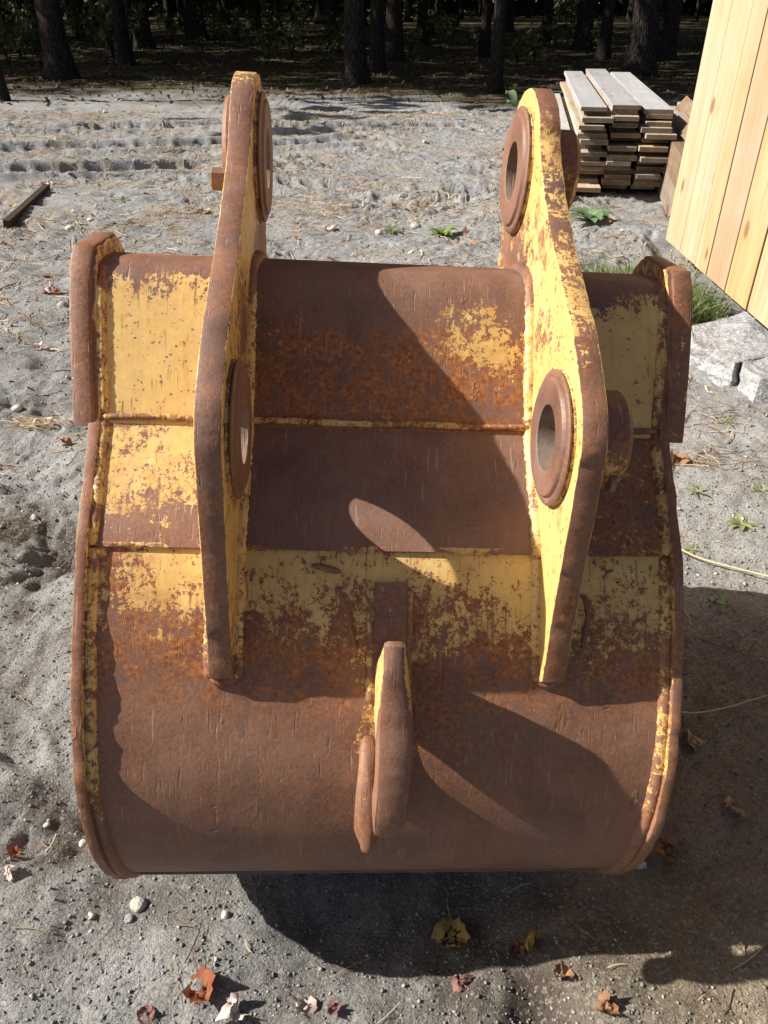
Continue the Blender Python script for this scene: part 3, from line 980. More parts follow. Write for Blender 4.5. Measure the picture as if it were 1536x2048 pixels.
BORE = 0.0450
for s in (-1, 1):
    xc = s * EAR_X + EAR_C
    ear = plate("hinge_ear", ear_outline, xc - EAR_T / 2, xc + EAR_T / 2, ear_wear(s), ear_tone,
                holes=(circle(*C_LOW, BORE + 0.012, 40), circle(*C_UP, BORE + 0.012, 40)), bevel=0.0026, maxlen=0.022, rough=0.0032, seed=5 + s)
    ear["label"] = ("left" if s < 0 else "right") + " hinge ear with two pin bores and worn edge"
    for (cy, cz) in (C_LOW, C_UP):
        # inner boss: thick ring, groove, then a wider wear ring; x grows towards the middle of the bucket
        i = -s
        x_f = EAR_T / 2
        rb = 0.0915 if cz < 1.0 else 0.097
        inner = [(BORE, 0.0), (BORE, i * (x_f + 0.0130)), (BORE + .003, i * (x_f + 0.0146)), (rb - 0.014, i * (x_f + 0.0146)), (rb - 0.012, i * (x_f + 0.0126)), (rb - 0.0105, i * (x_f + 0.0104)),
                 (rb - 0.006, i * (x_f + 0.0110)), (rb - 0.002, i * (x_f + 0.0096)), (rb, i * (x_f + 0.0080)), (rb - 0.0005, i * (x_f + 0.0058)), (rb - 0.008, i * (x_f + 0.0055)), (rb - 0.008, i * (x_f - 0.004)), (BORE + 0.013, i * 0.004)]
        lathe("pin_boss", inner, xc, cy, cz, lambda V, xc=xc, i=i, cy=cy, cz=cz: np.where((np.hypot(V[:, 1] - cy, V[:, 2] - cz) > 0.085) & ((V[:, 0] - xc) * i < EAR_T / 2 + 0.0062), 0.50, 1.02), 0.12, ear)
        if s < 0 and cz > 1.0: ro, xo = 0.092, 0.015
        elif s < 0: ro, xo = 0.068, 0.006
        else: ro, xo = 0.066, 0.046
        outer = [(BORE, -i * 0.0), (BORE, -i * (x_f + xo)), (ro - 0.006, -i * (x_f + xo)), (ro, -i * (x_f + xo - 0.006)), (ro, -i * (x_f - 0.004)), (BORE + .013, -i * 0.004)]
        if not (s < 0 and cz < 1.0):
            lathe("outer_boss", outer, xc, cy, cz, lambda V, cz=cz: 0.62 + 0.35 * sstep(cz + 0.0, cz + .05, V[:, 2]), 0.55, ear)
        else:
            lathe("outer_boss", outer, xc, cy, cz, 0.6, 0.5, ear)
        # ring weld at the root of the boss
        ringw = [(xc + i * (x_f + 0.001), cy + (rb - 0.005) * math.cos(R(a)), cz + (rb - 0.005) * math.sin(R(a))) for a in range(0, 361, 5)]
        bead("ring_weld", ringw, 0.0045, 0.45, 0.4, ear, n=6, rip=0.05)

    # fillet welds along the foot of the ear, both faces
    foot_line = []
    for p in shell_prof[(shell_prof[:, 1] > 0.50)][::3]: foot_line.append(p)
    foot_line = np.vstack([np.array(foot_line), resample(lp, 0.03), resample(up, 0.03)])
    for d in (-1, 1):
        pts = [(xc + d * (EAR_T / 2 + 0.000), p[0] + 0.004, p[1] - 0.003) for p in foot_line]
        bead("fillet_weld", pts, 0.0130, lambda V: 0.40 + 0.25 * sstep(.58, .5, V[:, 2]) + 0.45 * sstep(.91, .945, V[:, 2]), 0.55, ear, n=8, rip=0.12)
    tip = [(xc + a * (EAR_T / 2 + 0.003), 0.765 + 0.004 * abs(a), 0.500 - 0.002 * (1 - abs(a))) for a in np.linspace(-1, 1, 9)]
    bead("tip_weld", tip, 0.012, 0.8, 0.5, ear)

# small dark drilled hole low on the right outer boss
lathe("grease_port", [(0.002, 0.0), (0.010, 0.0), (0.0125, 0.003), (0.0125, -0.004), (0.002, -0.004)], EAR_X + EAR_C + EAR_T / 2 + 0.03, C_LOW[0] - 0.062, C_LOW[1] - 0.03, 1.0, 0.3)
# bolt through the left upper outer boss
bx = EAR_C - EAR_X - EAR_T / 2
V, F = [], []
for k, (xo, r) in enumerate(((-0.010, 0.0165), (-0.031, 0.0165), (-0.033, 0.014))):
    for i in range(6):
        a = math.pi / 3 * i + 0.3
        V.append((bx + xo, C_UP[0] - 0.075 + r * math.cos(a), C_UP[1] - 0.02 + r * math.sin(a)))
for k in range(2):
    for i in range(6):
        F.append((k * 6 + i, k * 6 + (i + 1) % 6, k * 6 + 6 + (i + 1) % 6, k * 6 + 6 + i))
F += [tuple(range(12, 18)), tuple(range(5, -1, -1))]
bucket_mesh("bolt_head", V, F, 1.0, 0.3, smooth=False)

# --- lifting eye in the middle of the back
eye_out = catmull([(.785, .515), (.765, .55), (.740, .592), (.724, .608), (.708, .592), (.682, .54), (.655, .49), (.633, .44), (.619, .395), (.617, .362), (.625, .338), (.640, .328)], 6)
eye_out = [tuple(p) for p in eye_out] + [(.67, .345), (.695, .37), (.72, .41), (.75, .45), (.775, .485)]
eye_hole = catmull([(.713, .462), (.692, .458), (.671, .437), (.662, .410), (.668, .394), (.688, .404), (.706, .426), (.718, .447)], 4, True)


def eye_wear(V):
    face = sstep(.655, .70, V[:, 1]) * sstep(.42, .47, V[:, 2])
    edge = np.abs(V[:, 0] - 0.006) < 0.017
    return np.where(edge, 1.02, 1.02 - 0.75 * face)


eye = plate("lifting_eye", eye_out, -0.0135, 0.0265, eye_wear, 0.1, holes=(eye_hole,), bevel=0.009, maxlen=0.02, rough=0.002, seed=9)
co_ = np.empty(len(eye.data.vertices) * 3); eye.data.vertices.foreach_get('co', co_); co_ = co_.reshape(-1, 3)
zz_ = co_[:, 2]
co_[:, 0] = 0.006 + (co_[:, 0] - 0.0065) * 1.12 * (0.66 + 0.40 * sstep(0.60, 0.50, zz_) - 0.28 * sstep(0.39, 0.325, zz_)) + 0.005 * np.sin((zz_ - 0.33) * 11)
eye.data.vertices.foreach_set('co', co_.ravel())
# backing bar above the eye
bar = np.array([p for p in shell_prof if 0.50 < p[1] < 0.618])
bar = inset(bar, -0.009)
sheet("backing_bar", bar, np.linspace(-0.016, 0.030, 8), 0.014, lambda V: 0.76 + 0 * V[:, 0], 0.4, eye)
for xx in (-0.018, 0.032):
    bead("fillet_weld", [(xx, p[0] - 0.001, p[1]) for p in shell_prof if 0.47 < p[1] < 0.61], 0.0075, 0.55, 0.6, eye, rip=0.08)
# torn second leg left of the eye
leg = []
for i, (yy, zz, r) in enumerate(((.712, .432, .010), (.698, .424, .016), (.680, .402, .0195), (.664, .378, .021), (.651, .352, .0205), (.643, .332, .019), (.641, .318, .017), (.641, .314, .0165))):
    leg.append((yy, zz, r))
V, F = [], []
for i, (yy, zz, r) in enumerate(leg):
    for k in range(12):
        a = 2 * math.pi * k / 12
        rr = r * (1 + 0.12 * math.sin(3 * a + i) + 0.15 * (random.random() - .5))
        V.append((-0.019 + rr * 0.85 * math.cos(a), yy + rr * 1.3 * math.sin(a), zz + 0.3 * rr * math.sin(a)))
for i in range(len(leg) - 1):
    for k in range(12):
        F.append((i * 12 + k, i * 12 + (k + 1) % 12, (i + 1) * 12 + (k + 1) % 12, (i + 1) * 12 + k))
F += [tuple(range(11, -1, -1)), tuple(range((len(leg) - 1) * 12, len(leg) * 12))]
lo = bucket_mesh("torn_leg", V, F, lambda V: 0.72 + 0.3 * sstep(0.39, 0.35, V[:, 2]), 0.4, eye)
# short old welds and tack marks on the shell
for (px0, px1, z0, z1) in ((-0.105, -0.06, .628, .622), (-0.07, -0.035, .605, .535), (0.285, .288, .600, .535)):
    pts = []
    for k in range(10):
        t_ = k / 9
        zz = z0 + (z1 - z0) * t_
        yy = np.interp(zz, shell_prof[60:, 1], shell_prof[60:, 0])
        pts.append((px0 + (px1 - px0) * t_ + 0.004 * math.sin(5 * t_), yy + 0.001, zz))
    bead("old_weld", pts, 0.0045, 0.95, 0.4, rip=0.12)

# ------------------------------------------------------------------ shed on the right
SHX = 1.545
shed = empty("shed", (SHX, 4.27, 0.2))
tag(shed, "shed wall of fresh vertical pine boards on the right, raised off the ground", "shed")


def box_mesh(name, x0, x1, y0, y1, z0, z1, bev=0.002):
    bm = bmesh.new()
    bmesh.ops.create_cube(bm, size=1.0)
    for v in bm.verts:
        v.co = ((x0 + x1) / 2 + v.co.x * (x1 - x0), (y0 + y1) / 2 + v.co.y * (y1 - y0), (z0 + z1) / 2 + v.co.z * (z1 - z0))
    if bev: bmesh.ops.bevel(bm, geom=bm.edges[:], offset=bev, segments=1, affect='EDGES')
    me = bpy.data.meshes.new(name)
    bm.to_mesh(me); bm.free()
    return me


def part_box(name, dims, mat, parent, bev=0.002, loc=(0, 0, 0), rot=(0, 0, 0)):
    o = link_mesh(name, box_mesh(name, *dims, bev), mat, parent)
    o.location = loc; o.rotation_euler = rot
    return o


y = 0.0
widths = [0.25, 0.23, 0.16, 0.24, 0.24, 0.24, 0.20, 0.25, 0.22, 0.24, 0.24, 0.21, 0.25]
for i, wd in enumerate(widths):
    drop = random.uniform(-0.012, 0.012)
    gap = random.uniform(0.008, 0.012)
    part_box("wall_board", (-0.024, 0.0, -wd + gap, 0.0, -0.0, 2.55), M['shed'], shed, 0.0015,
             loc=(random.uniform(-0.004, 0.003), y, drop), rot=(0, 0, R(random.uniform(-0.5, 0.5))))
    y -= wd
LEN = -y
part_box("seam_shade_sheet", (0.006, 0.020, -LEN + .01, -0.028, 0.145, 2.5), M['seam_shade'], shed)  # dark sheet added behind the boards; its colour stands in for seam shadow
part_box("sill_beam", (0.006, 0.10, -LEN + .02, -0.03, 0.02, 0.14), M['skid'], shed)
part_box("floor_deck", (0.102, 2.4, -LEN, -0.03, 0.10, 0.14), M['skid'], shed)
part_box("skid", (0.30, 0.45, -LEN, 0.0, -0.20, 0.10), M['skid'], shed)
part_box("skid", (1.95, 2.10, -LEN, 0.0, -0.20, 0.10), M['skid'], shed)
xx = 0.0
for k in range(10):
    part_box("end_board", (0.0, 0.236, -0.026, -0.004, 0.0, 2.55), M['shed'], shed, 0.0015, loc=(0.002 + k * 0.24, 0.0, random.uniform(-.01, .01)))
part_box("wall_board", (2.40, 2.424, -LEN, 0.0, 0.0, 2.3), M['shed'], shed)
part_box("roof", (-0.25, 2.65, -LEN - 0.25, 0.25, 2.56, 2.62), M['skid'], shed)

# ------------------------------------------------------------------ lumber stack
ST_O = ground_at(1140, 392)
ST_ROT = R(-9.0)
ST_W = 0.218


def lumber(name, w, l, th, loc, rz, mat, label, group=None, tilt=(0, 0), cat="board"):
    me = box_mesh(name, 0, w, 0, l, 0, th, 0.0025)
    o = link_mesh(name, me, mat)
    if mat in (M['lumber'], M['lumber_top']):
        me.materials.append(M['endgrain'])
        for f in me.polygons:
            if abs(f.normal.y) > 0.9: f.material_index = 1
    o.location = loc
    o.rotation_euler = (tilt[0], tilt[1], rz)
    tag(o, label, cat, group)
    return o


def st(u, v):
    c, s_ = math.cos(ST_ROT), math.sin(ST_ROT)
    return ST_O.x + u * c - v * s_, ST_O.y + u * s_ + v * c


colname = ["left", "middle", "right"]
for b, v in enumerate((0.5, 2.7)):
    x_, y_ = st(-0.35, v)
    lumber("bunk_timber", 1.15, 0.10, 0.085, (x_, y_, hz(x_, y_) - 0.03), ST_ROT, M['timber'],
           ["near bunk timber on the ground under the lumber stack", "far bunk timber on the ground under the lumber stack"][b], None, cat="timber")
z_base = 0.055
n_lay = [16, 16, 15]
for c in range(3):
    z = z_base
    u0 = c * (ST_W + 0.006)
    for k in range(n_lay[c]):
        th = random.uniform(0.026, 0.036)
        top = k == n_lay[c] - 1
        wv = ST_W + random.uniform(-0.045, 0.006)
        du = random.uniform(-0.012, 0.026)
        dv = random.uniform(-0.13, 0.09) if not top else -0.06 + 0.03 * c
        if k in (1, 2): dv += 0.10
        x_, y_ = st(u0 + du, dv)
        lab = "%s rough sawn board from the top in the %s column of the lumber stack" % (ordinal(n_lay[c] - 1 - k), colname[c])
        if top: lab = "sun greyed top board of the %s column of the lumber stack" % colname[c]
        lumber("board", wv, 3.25 + random.uniform(-0.15, 0.1), th, (x_, y_, z), ST_ROT + R(random.uniform(-0.35, 0.35) if k % 4 else random.uniform(-1.1, 1.1)),
               M['lumber_top'] if top else M['lumber'], lab, "boards of the lumber stack")
        z += th + random.uniform(0.001, 0.004) + (0.014 if k in (4, 8, 12) else 0)
# lower pile along the left side
z = 0.30
for k in range(3):
    x_, y_ = st(-0.33, -0.02 + 0.05 * k)
    lumber("board", 0.30, 3.1, 0.032, (x_, y_, z + 0.034 * k), ST_ROT, M['lumber_top'] if k == 2 else M['lumber'],
           ["lowest", "middle", "topmost wide pale"][k] + " board of the low pile left of the lumber stack", "boards of the low pile")
for b, v in enumerate((0.25, 2.4)):
    x_, y_ = st(-0.28, v)
    lumber("bearer", 0.22, 0.12, 0.245, (x_, y_, 0.054), ST_ROT, M['timber'], ["near", "far"][b] + " timber bearer under the low pile left of the lumber stack", None, cat="timber")
x_, y_ = st(-0.20, -0.32)
lumber("offcut", 0.17, 0.45, 0.03, (x_, y_, 0.075), ST_ROT + R(12), M['lumber_top'], "pale board offcut jutting from the foot of the lumber stack", None, (R(2), R(-3)))
x_, y_ = st(-0.25, -0.05)
lumber("offcut", 0.20, 0.9, 0.035, (x_, y_, 0.125), ST_ROT + R(3), M['lumber'], "brown board end above the pale offcut beside the lumber stack", None)
# long brown timbers behind the shed corner
a = ground_at(1311, 232, 0.42); b = ground_at(1368, 319, 0.42)
dirv = (a - b).normalized()
ang = math.atan2(dirv.y, dirv.x) - math.pi / 2
p0 = b - dirv * 0.9
LT = (a - b).length + 1.6
for k in range(2):
    lumber("long_timber", 0.26, LT, 0.196, (p0.x, p0.y, 0.02 + k * 0.2), ang, M['timber'],
           ["lower", "upper"][k] + " long brown timber lying between lumber stack and shed", "long brown timbers", cat="timber")
    lumber("long_timber", 0.26, LT - .2, 0.19, (p0.x + .27 * math.cos(ang), p0.y + .27 * math.sin(ang), 0.02 + k * 0.195), ang, M['timber'],
           ["lower", "upper"][k] + " long brown timber on the shed side of its twin", "long brown timbers", cat="timber")
for k in range(2):
    q = p0 + dirv * (0.9 + 0.3 * k)
    lumber("board", 0.16, 2.6, 0.028, (q.x + .16 + .20 * k, q.y, 0.4225), ang + R(2 * k), M['lumber_top'] if k else M['lumber'],
           ["brown", "pale"][k] + " board lying on top of the long brown timbers")
for k in range(2):
    q = ground_at(1378 + 12 * k, 290 - 30 * k, 0.42)
    lumber("offcut", 0.12, 0.7, 0.022, (q.x, q.y, 0.424), ang, M['timber'],
           ["pale offcut leaning up near the shed corner", "greyer offcut standing behind the leaning pale one"][k], None, (R(4 + 4 * k), R(-60 + 8 * k)))

# ------------------------------------------------------------------ granite blocks at the foot of the shed
def rock(name, pts, z0, z1, mat, seed, sub=3, amp=0.02, label=None, cat="stone"):
    """faceted block from a plan outline"""
    bm = bmesh.new()
    n = len(pts)
    rr = random.Random(seed)
    cx = sum(p[0] for p in pts) / n; cy = sum(p[1] for p in pts) / n
    lo = [bm.verts.new((p[0] - cx, p[1] - cy, z0)) for p in pts]
    hi = [bm.verts.new(((p[0] - cx) * .97, (p[1] - cy) * .97, z1 + rr.uniform(-.012, .012))) for p in pts]
    bm.faces.new(lo[::-1]); bm.faces.new(hi)
    for i in range(n): bm.faces.new((lo[i], lo[(i + 1) % n], hi[(i + 1) % n], hi[i]))
    bmesh.ops.triangulate(bm, faces=bm.faces[:])
    for _ in range(sub):
        bmesh.ops.subdivide_edges(bm, edges=bm.edges[:], cuts=1, use_grid_fill=True)
    bm.normal_update()
    for v in bm.verts:
        d = amp * (2 * float(fbm(np.array([v.co.x * 1.0 + v.co.z * 2 + seed]), np.array([v.co.y + v.co.z]), 6, 4, seed)[0]))
        v.co += v.normal * d
    me = bpy.data.meshes.new(name); bm.to_mesh(me); bm.free()
    o = link_mesh(name, me, mat)
    o.location = (cx, cy, 0)
    tag(o, label, cat)
    return o


def gpt(px, py, z): 
    g = ground_at(px, py, z); return (g.x, g.y)


Z1 = 0.075
rock("granite_slab", [gpt(1376, 645, Z1), gpt(1385, 690, Z1), gpt(1440, 716, Z1), gpt(1470, 728, Z1), gpt(1540, 700, Z1), (1.95, 3.1), (1.95, 3.45), gpt(1500, 622, Z1), gpt(1440, 632, Z1)][::1],
     -0.05, Z1, M['granite'], 3, 4, 0.022, "large flat grey granite slab under the shed wall")
rock("granite_block", [gpt(1486, 705, .07), gpt(1484, 735, .07), gpt(1520, 762, .07), gpt(1580, 768, .07), gpt(1600, 715, .07), gpt(1530, 700, .07)], -0.05, 0.07, M['granite'], 5, 4, 0.02,
     "rough granite block in front of the flat slab at the right edge")

# ------------------------------------------------------------------ forest
def tube_mesh(name, rings, n=10, cap=True):
    V, F = [], []
    for (c, r) in rings:
        for k in range(n):
            a = 2 * math.pi * k / n
            V.append((c[0] + r * math.cos(a), c[1] + r * math.sin(a), c[2]))
    for i in range(len(rings) - 1):
        for k in range(n):
            F.append((i * n + k, i * n + (k + 1) % n, (i + 1) * n + (k + 1) % n, (i + 1) * n + k))
    if cap: F.append(tuple(range((len(rings) - 1) * n, len(rings) * n)))
    me = bpy.data.meshes.new(name)
    me.from_pydata(V, [], F); me.update()
    me.polygons.foreach_set('use_smooth', [True] * len(F))
    return me


def trunk_mesh(seed, h=17.0, r=0.5):
    rr = random.Random(seed)
    rings = []
    lx = rr.uniform(-.02, .02); ly = rr.uniform(-.01, .01)
    for i, z in enumerate((-0.3, 0.05, 0.25, 0.6, 1.2, 2.2, 4, 7, 10, 13, h)):
        k = 1 + 0.55 * math.exp(-max(z, 0) / 0.22)
        rings.append(((lx * z + rr.uniform(-.02, .02), ly * z + rr.uniform(-.02, .02), z), r * k * (1 - 0.85 * max(z, 0) / h)))
    me = tube_mesh("trunk", rings, 12)
    return me


def leaf_cloud(n, sampler, size, cols, seed, aspect=0.5, quad=True):
    """n leaf quads; sampler(rng, n) gives centres; returns verts, quads, tints"""
    r = np.random.default_rng(seed)
    C = sampler(r, n)
    d1 = r.normal(size=(n, 3)); d1 /= np.linalg.norm(d1, axis=1)[:, None]
    d2 = np.cross(d1, r.normal(size=(n, 3))); d2 /= np.linalg.norm(d2, axis=1)[:, None]
    L = (size[0] + (size[1] - size[0]) * r.random(n))[:, None]
    a = d1 * L; b = d2 * L * aspect
    V = np.stack([C - a, C + b * .9 - a * .1, C + a, C - b * .9 - a * .1], 1).reshape(-1, 3)
    Q = np.arange(4 * n).reshape(n, 4)
    cols = np.array(cols)
    ci = cols[r.integers(0, len(cols), n)] * (0.7 + 0.6 * r.random((n, 1)))
    T = np.repeat(np.concatenate([ci, np.ones((n, 1))], 1), 4, 0)
    return V, Q, T


def cloud_obj(name, V, Q, T, mat, parent=None):
    o = fast_mesh(name, V, Q, mat, parent, n=4)
    a = o.data.attributes.new('tint', 'FLOAT_COLOR', 'POINT')
    a.data.foreach_set('color', np.asarray(T, np.float32).ravel())
    return o


def crown_sampler(z0, z1, rad):
    def f(r, n):
        m = 46
        cz = z0 + (z1 - z0) * r.random(m)
        k = (cz - z0) / (z1 - z0)
        rr = rad * (1.0 - 0.75 * k) * (0.35 + 0.75 * r.random(m))
        a = r.random(m) * 2 * math.pi
        cc = np.stack([rr * np.cos(a), rr * np.sin(a), cz], -1)
        i = r.integers(0, m, n)
        return cc[i] + r.normal(size=(n, 3)) * np.array([0.62, 0.62, 0.33])
    return f


PINE = [(0.035, 0.055, 0.018), (0.05, 0.075, 0.022), (0.028, 0.042, 0.016), (0.07, 0.085, 0.03)]
trunks = [trunk_mesh(k, 17.0, 0.5) for k in range(4)]
crowns = []
for k in range(3):
    V, Q, T = leaf_cloud(950, crown_sampler(3.8 + 0.6 * k, 17.5, 3.3), (0.20, 0.42), PINE, 40 + k, 0.45)
    o = cloud_obj("crown", V, Q, T, M['needles'])
    me = o.data
    bpy.data.objects.remove(o)
    crowns.append(me)


def make_tree(x, y, r, k):
    root = empty("pine_tree", (x, y, hz(x, y) if abs(y) < 60 else 0), (0, 0, random.uniform(0, 6)))
    t_ = link_mesh("trunk", trunks[k % 4], M['bark'], root)
    t_.scale = (r / 0.5, r / 0.5, random.uniform(0.9, 1.1))
    c_ = link_mesh("crown", crowns[k % 3], M['needles'], root)
    sc_ = random.uniform(0.85, 1.15)
    c_.scale = (sc_, sc_, random.uniform(0.95, 1.1))
    return root


trees = []
named = [(125, 158, 54), (712, 163, 47), (755, 142, 30), (788, 120, 36), (990, 184, 27), (12, 72, 52), (8, 198, 20), (290, 98, 34), (395, 78, 40), (372, 66, 26), (505, 62, 24),
         (968, 112, 22), (1275, 150, 60), (1205, 118, 26), (1330, 120, 34), (455, 50, 16), (232, 42, 14), (640, 48, 20), (860, 70, 18), (1090, 84, 22), (1160, 70, 16), (560, 88, 15)]
spots = []
for (px, py, wpx) in named:
    g = ground_at(px, py)
    d = g.y * CP + CAM_H * SP
    spots.append((g.x, g.y, 0.5 * wpx / F_PX * d * 0.92))
tr = random.Random(5)
tries = 0
while len(spots) < 150 and tries < 6000:
    tries += 1
    x = tr.uniform(-46, 30); y = tr.uniform(15.5, 62)
    lim = 17.0 if x < -7 else 19.0
    if x < -7: lim = 13.2
    if x < -20: lim = 15.0
    if y < lim: continue
    md = 2.6 if y < 35 else 3.3
    if all((x - a) ** 2 + (y - b) ** 2 > md * md for a, b, _ in spots):
        spots.append((x, y, tr.uniform(0.10, 0.24)))
for k, (x, y, r) in enumerate(spots):
    t_ = make_tree(x, y, r, k)
    trees.append((pixel_of((x, y, 0))[0], t_, r, y))
vis = sorted([q for q in trees if -20 < q[0] < 1420 and q[3] < 40], key=lambda q: q[0])
for i, q in enumerate(vis):
    thick = "thick" if q[2] > 0.18 else ("slender" if q[2] < 0.12 else "straight")
    tag(q[1], "%s dark pine trunk, %s from the left among the trees behind the yard" % (thick, ordinal(i) if i < 60 else str(i)), "tree", "pine trees of the dark forest")
for q in trees:
    if "label" not in q[1].keys():
        if q[3] >= 40 and -20 < q[0] < 1420: tag(q[1], "far dark pine deep in the forest behind the nearer trunks", "tree", "far pines")
        else: tag(q[1], "tall pine of the forest beside the yard, past the picture edge", "tree", "pines past the picture edge")

# far woods: trunks and foliage that read as one mass
V, Q, T = leaf_cloud(26000, lambda r, n: np.stack([r.uniform(-75, 75, n), 62 + 16 * r.random(n), 15 * r.random(n) ** 1.1], -1), (0.4, 0.9), PINE, 77, 0.6)
fw = cloud_obj("far_woods", V, Q, T, M['needles'])
tag(fw, "dark far woods closing the view behind the pines", "woods", kind="stuff")

# saplings and shrubs in the shade
GREEN = [(0.095, 0.135, 0.04), (0.13, 0.165, 0.05), (0.07, 0.10, 0.03), (0.19, 0.19, 0.065)]


def shrub_proto(seed, hgt, nl, size):
    r = random.Random(seed)
    V, F = [], []
    tips = []
    for k in range(6):
        a = r.uniform(0, 6.28); ln = hgt * r.uniform(0.6, 1.0); out = r.uniform(.12, .4) * hgt
        pts = [np.array((0, 0, -0.05)), np.array((out * .3 * math.cos(a), out * .3 * math.sin(a), ln * .5)), np.array((out * math.cos(a), out * math.sin(a), ln))]
        tips += [pts[1], pts[2], (pts[1] + pts[2]) / 2]
        for p_, q_ in zip(pts[:-1], pts[1:]):
            b0 = len(V)
            for c in (p_, q_):
                for j in range(4):
                    V.append((c[0] + .008 * math.cos(j * 1.57), c[1] + .008 * math.sin(j * 1.57), c[2]))
            for j in range(4): F.append((b0 + j, b0 + (j + 1) % 4, b0 + 4 + (j + 1) % 4, b0 + 4 + j))
    sm = bpy.data.meshes.new("stems"); sm.from_pydata(V, [], F); sm.update()
    tp = np.array(tips)
    Vl, Q, T = leaf_cloud(nl, lambda g, n: tp[g.integers(0, len(tp), n)] + g.normal(size=(n, 3)) * np.array([.13, .13, .10]) * hgt, size, GREEN, seed, 0.55)
    o = cloud_obj("leaves", Vl, Q, T, M['green']); lm = o.data; bpy.data.objects.remove(o)
    return sm, lm


protos = [shrub_proto(1, 1.1, 150, (0.05, 0.10)), shrub_proto(2, 0.8, 110, (0.04, 0.09)), shrub_proto(3, 1.5, 190, (0.05, 0.11)), shrub_proto(4, 0.45, 80, (0.03, 0.07))]
shrub_px = [(50, 110, 2), (85, 85, 0), (230, 128, 0), (262, 116, 2), (190, 95, 0), (345, 92, 1), (430, 88, 0), (475, 80, 1), (405, 104, 3), (545, 78, 0), (585, 118, 1), (608, 90, 2),
            (660, 120, 3), (690, 92, 0), (850, 80, 2), (880, 96, 0), (905, 78, 1), (950, 90, 3), (1035, 128, 3), (1068, 124, 1), (1110, 92, 0), (1180, 100, 1), (1240, 110, 0), (1320, 95, 1),
            (30, 60, 0), (150, 70, 2), (320, 60, 0), (530, 55, 2), (740, 55, 1), (1150, 60, 2), (20, 130, 0), (820, 110, 3)]
sr = random.Random(12)
shrub_px += [(sr.uniform(0, 1400), sr.uniform(28, 150), sr.choice((0, 1, 1, 3, 3))) for _ in range(24)]
shrub_px = [q for q in shrub_px if not (1090 < q[0] < 1380 and q[1] > 100)]
sh = []
for (px, py, k) in shrub_px:
    g = ground_at(px, py)
    root = empty("forest_shrub", (g.x, g.y, hz(g.x, g.y)), (0, 0, random.uniform(0, 6)))
    s_ = random.uniform(0.75, 1.1)
    root.scale = (s_, s_, s_)
    link_mesh("stems", protos[k][0], M['bark'], root)
    link_mesh("leaves", protos[k][1], M['green'], root)
    sh.append((px, root, k))
for i, q in enumerate(sorted(sh, key=lambda q: q[0])):
    tag(q[1], "%s green shrub in the forest shade, %s from the left" % (["bushy", "leafy", "tall", "low"][q[2]], ordinal(i)), "shrub", "shrubs on the forest floor")

# fallen branches on the forest floor
br = [(640, 172, 700, 170, .02), (845, 165, 930, 160, .016), (190, 100, 230, 98, .02), (360, 95, 430, 92, .014), (955, 160, 975, 128, .018), (1010, 150, 1040, 140, .012)]
for i, (a_, b_, c_, d_, r_) in enumerate(br):
    p, q = ground_at(a_, b_), ground_at(c_, d_)
    rings = [((p.x + (q.x - p.x) * t + random.uniform(-.02, .02), p.y + (q.y - p.y) * t, hz(p.x, p.y) + 0.03 + random.uniform(0, .05)), r_ * (1 - .5 * t)) for t in np.linspace(0, 1, 7)]
    V, F = [], []
    for (c, r) in rings:
        for k in range(6): V.append((c[0], c[1] + r * math.cos(k * 1.047), c[2] + r * math.sin(k * 1.047)))
    for j in range(6):
        for k in range(6): F.append((j * 6 + k, j * 6 + (k + 1) % 6, (j + 1) * 6 + (k + 1) % 6, (j + 1) * 6 + k))
    o = mesh_of("fallen_branch", V, F, M['skid'], smooth=True)
    tag(o, "thin fallen branch on the forest floor, %s from the left" % ordinal(sorted(range(6), key=lambda t: br[t][0]).index(i)), "branch", "fallen branches in the forest")

# ------------------------------------------------------------------ loose stuff on the ground
def scatter(n, x0, x1, y0, y1, seed, power=1.0):
    r = np.random.default_rng(seed)
    x = r.uniform(x0, x1, n)
    y = y0 + (y1 - y0) * r.random(n) ** power
    # keep to what the lens and a step aside can see
    keep = np.abs(x) < 0.75 * (y * CP + CAM_H * SP) + 0.5
    return x[keep], y[keep], r


OCT_V = np.array([(1, 0, 0), (0, 1, 0), (-1, 0, 0), (0, -1, 0), (0, 0, 1), (0, 0, -1)], float)
OCT_F = np.array([(0, 1, 4), (1, 2, 4), (2, 3, 4), (3, 0, 4), (1, 0, 5), (2, 1, 5), (3, 2, 5), (0, 3, 5)])


def pebbles(name, x, y, r, smin, smax, cols, label, sink=0.25):
    n = len(x)
    z = height(x, y)
    s = smin + (smax - smin) * r.random(n) ** 3
    sc = s[:, None] * (0.65 + 0.7 * r.random((n, 3)))
    sc[:, 2] *= 0.75
    a = r.random(n) * 6.28
    V = OCT_V[None] * sc[:, None, :]
    V = V + r.normal(size=V.shape) * s[:, None, None] * 0.18
    ca, sa = np.cos(a)[:, None], np.sin(a)[:, None]
    X = V[..., 0] * ca - V[..., 1] * sa; Y = V[..., 0] * sa + V[..., 1] * ca
    V = np.stack([X + x[:, None], Y + y[:, None], V[..., 2] + (z + sc[:, 2] * (1 - 2 * sink) * 0.8)[:, None]], -1).reshape(-1, 3)
    F = (OCT_F[None] + 6 * np.arange(n)[:, None, None]).reshape(-1, 3)
    cols = np.array(cols)
    c = cols[r.integers(0, len(cols), n)] * (0.75 + 0.5 * r.random((n, 1)))
    T = np.repeat(np.concatenate([c, np.ones((n, 1))], 1), 6, 0)
    o = fast_mesh(name, V, F, M['pebble'], n=3)
    at = o.data.attributes.new('tint', 'FLOAT_COLOR', 'POINT'); at.data.foreach_set('color', T.astype(np.float32).ravel())
    tag(o, label, "gravel", kind="stuff")
    return o


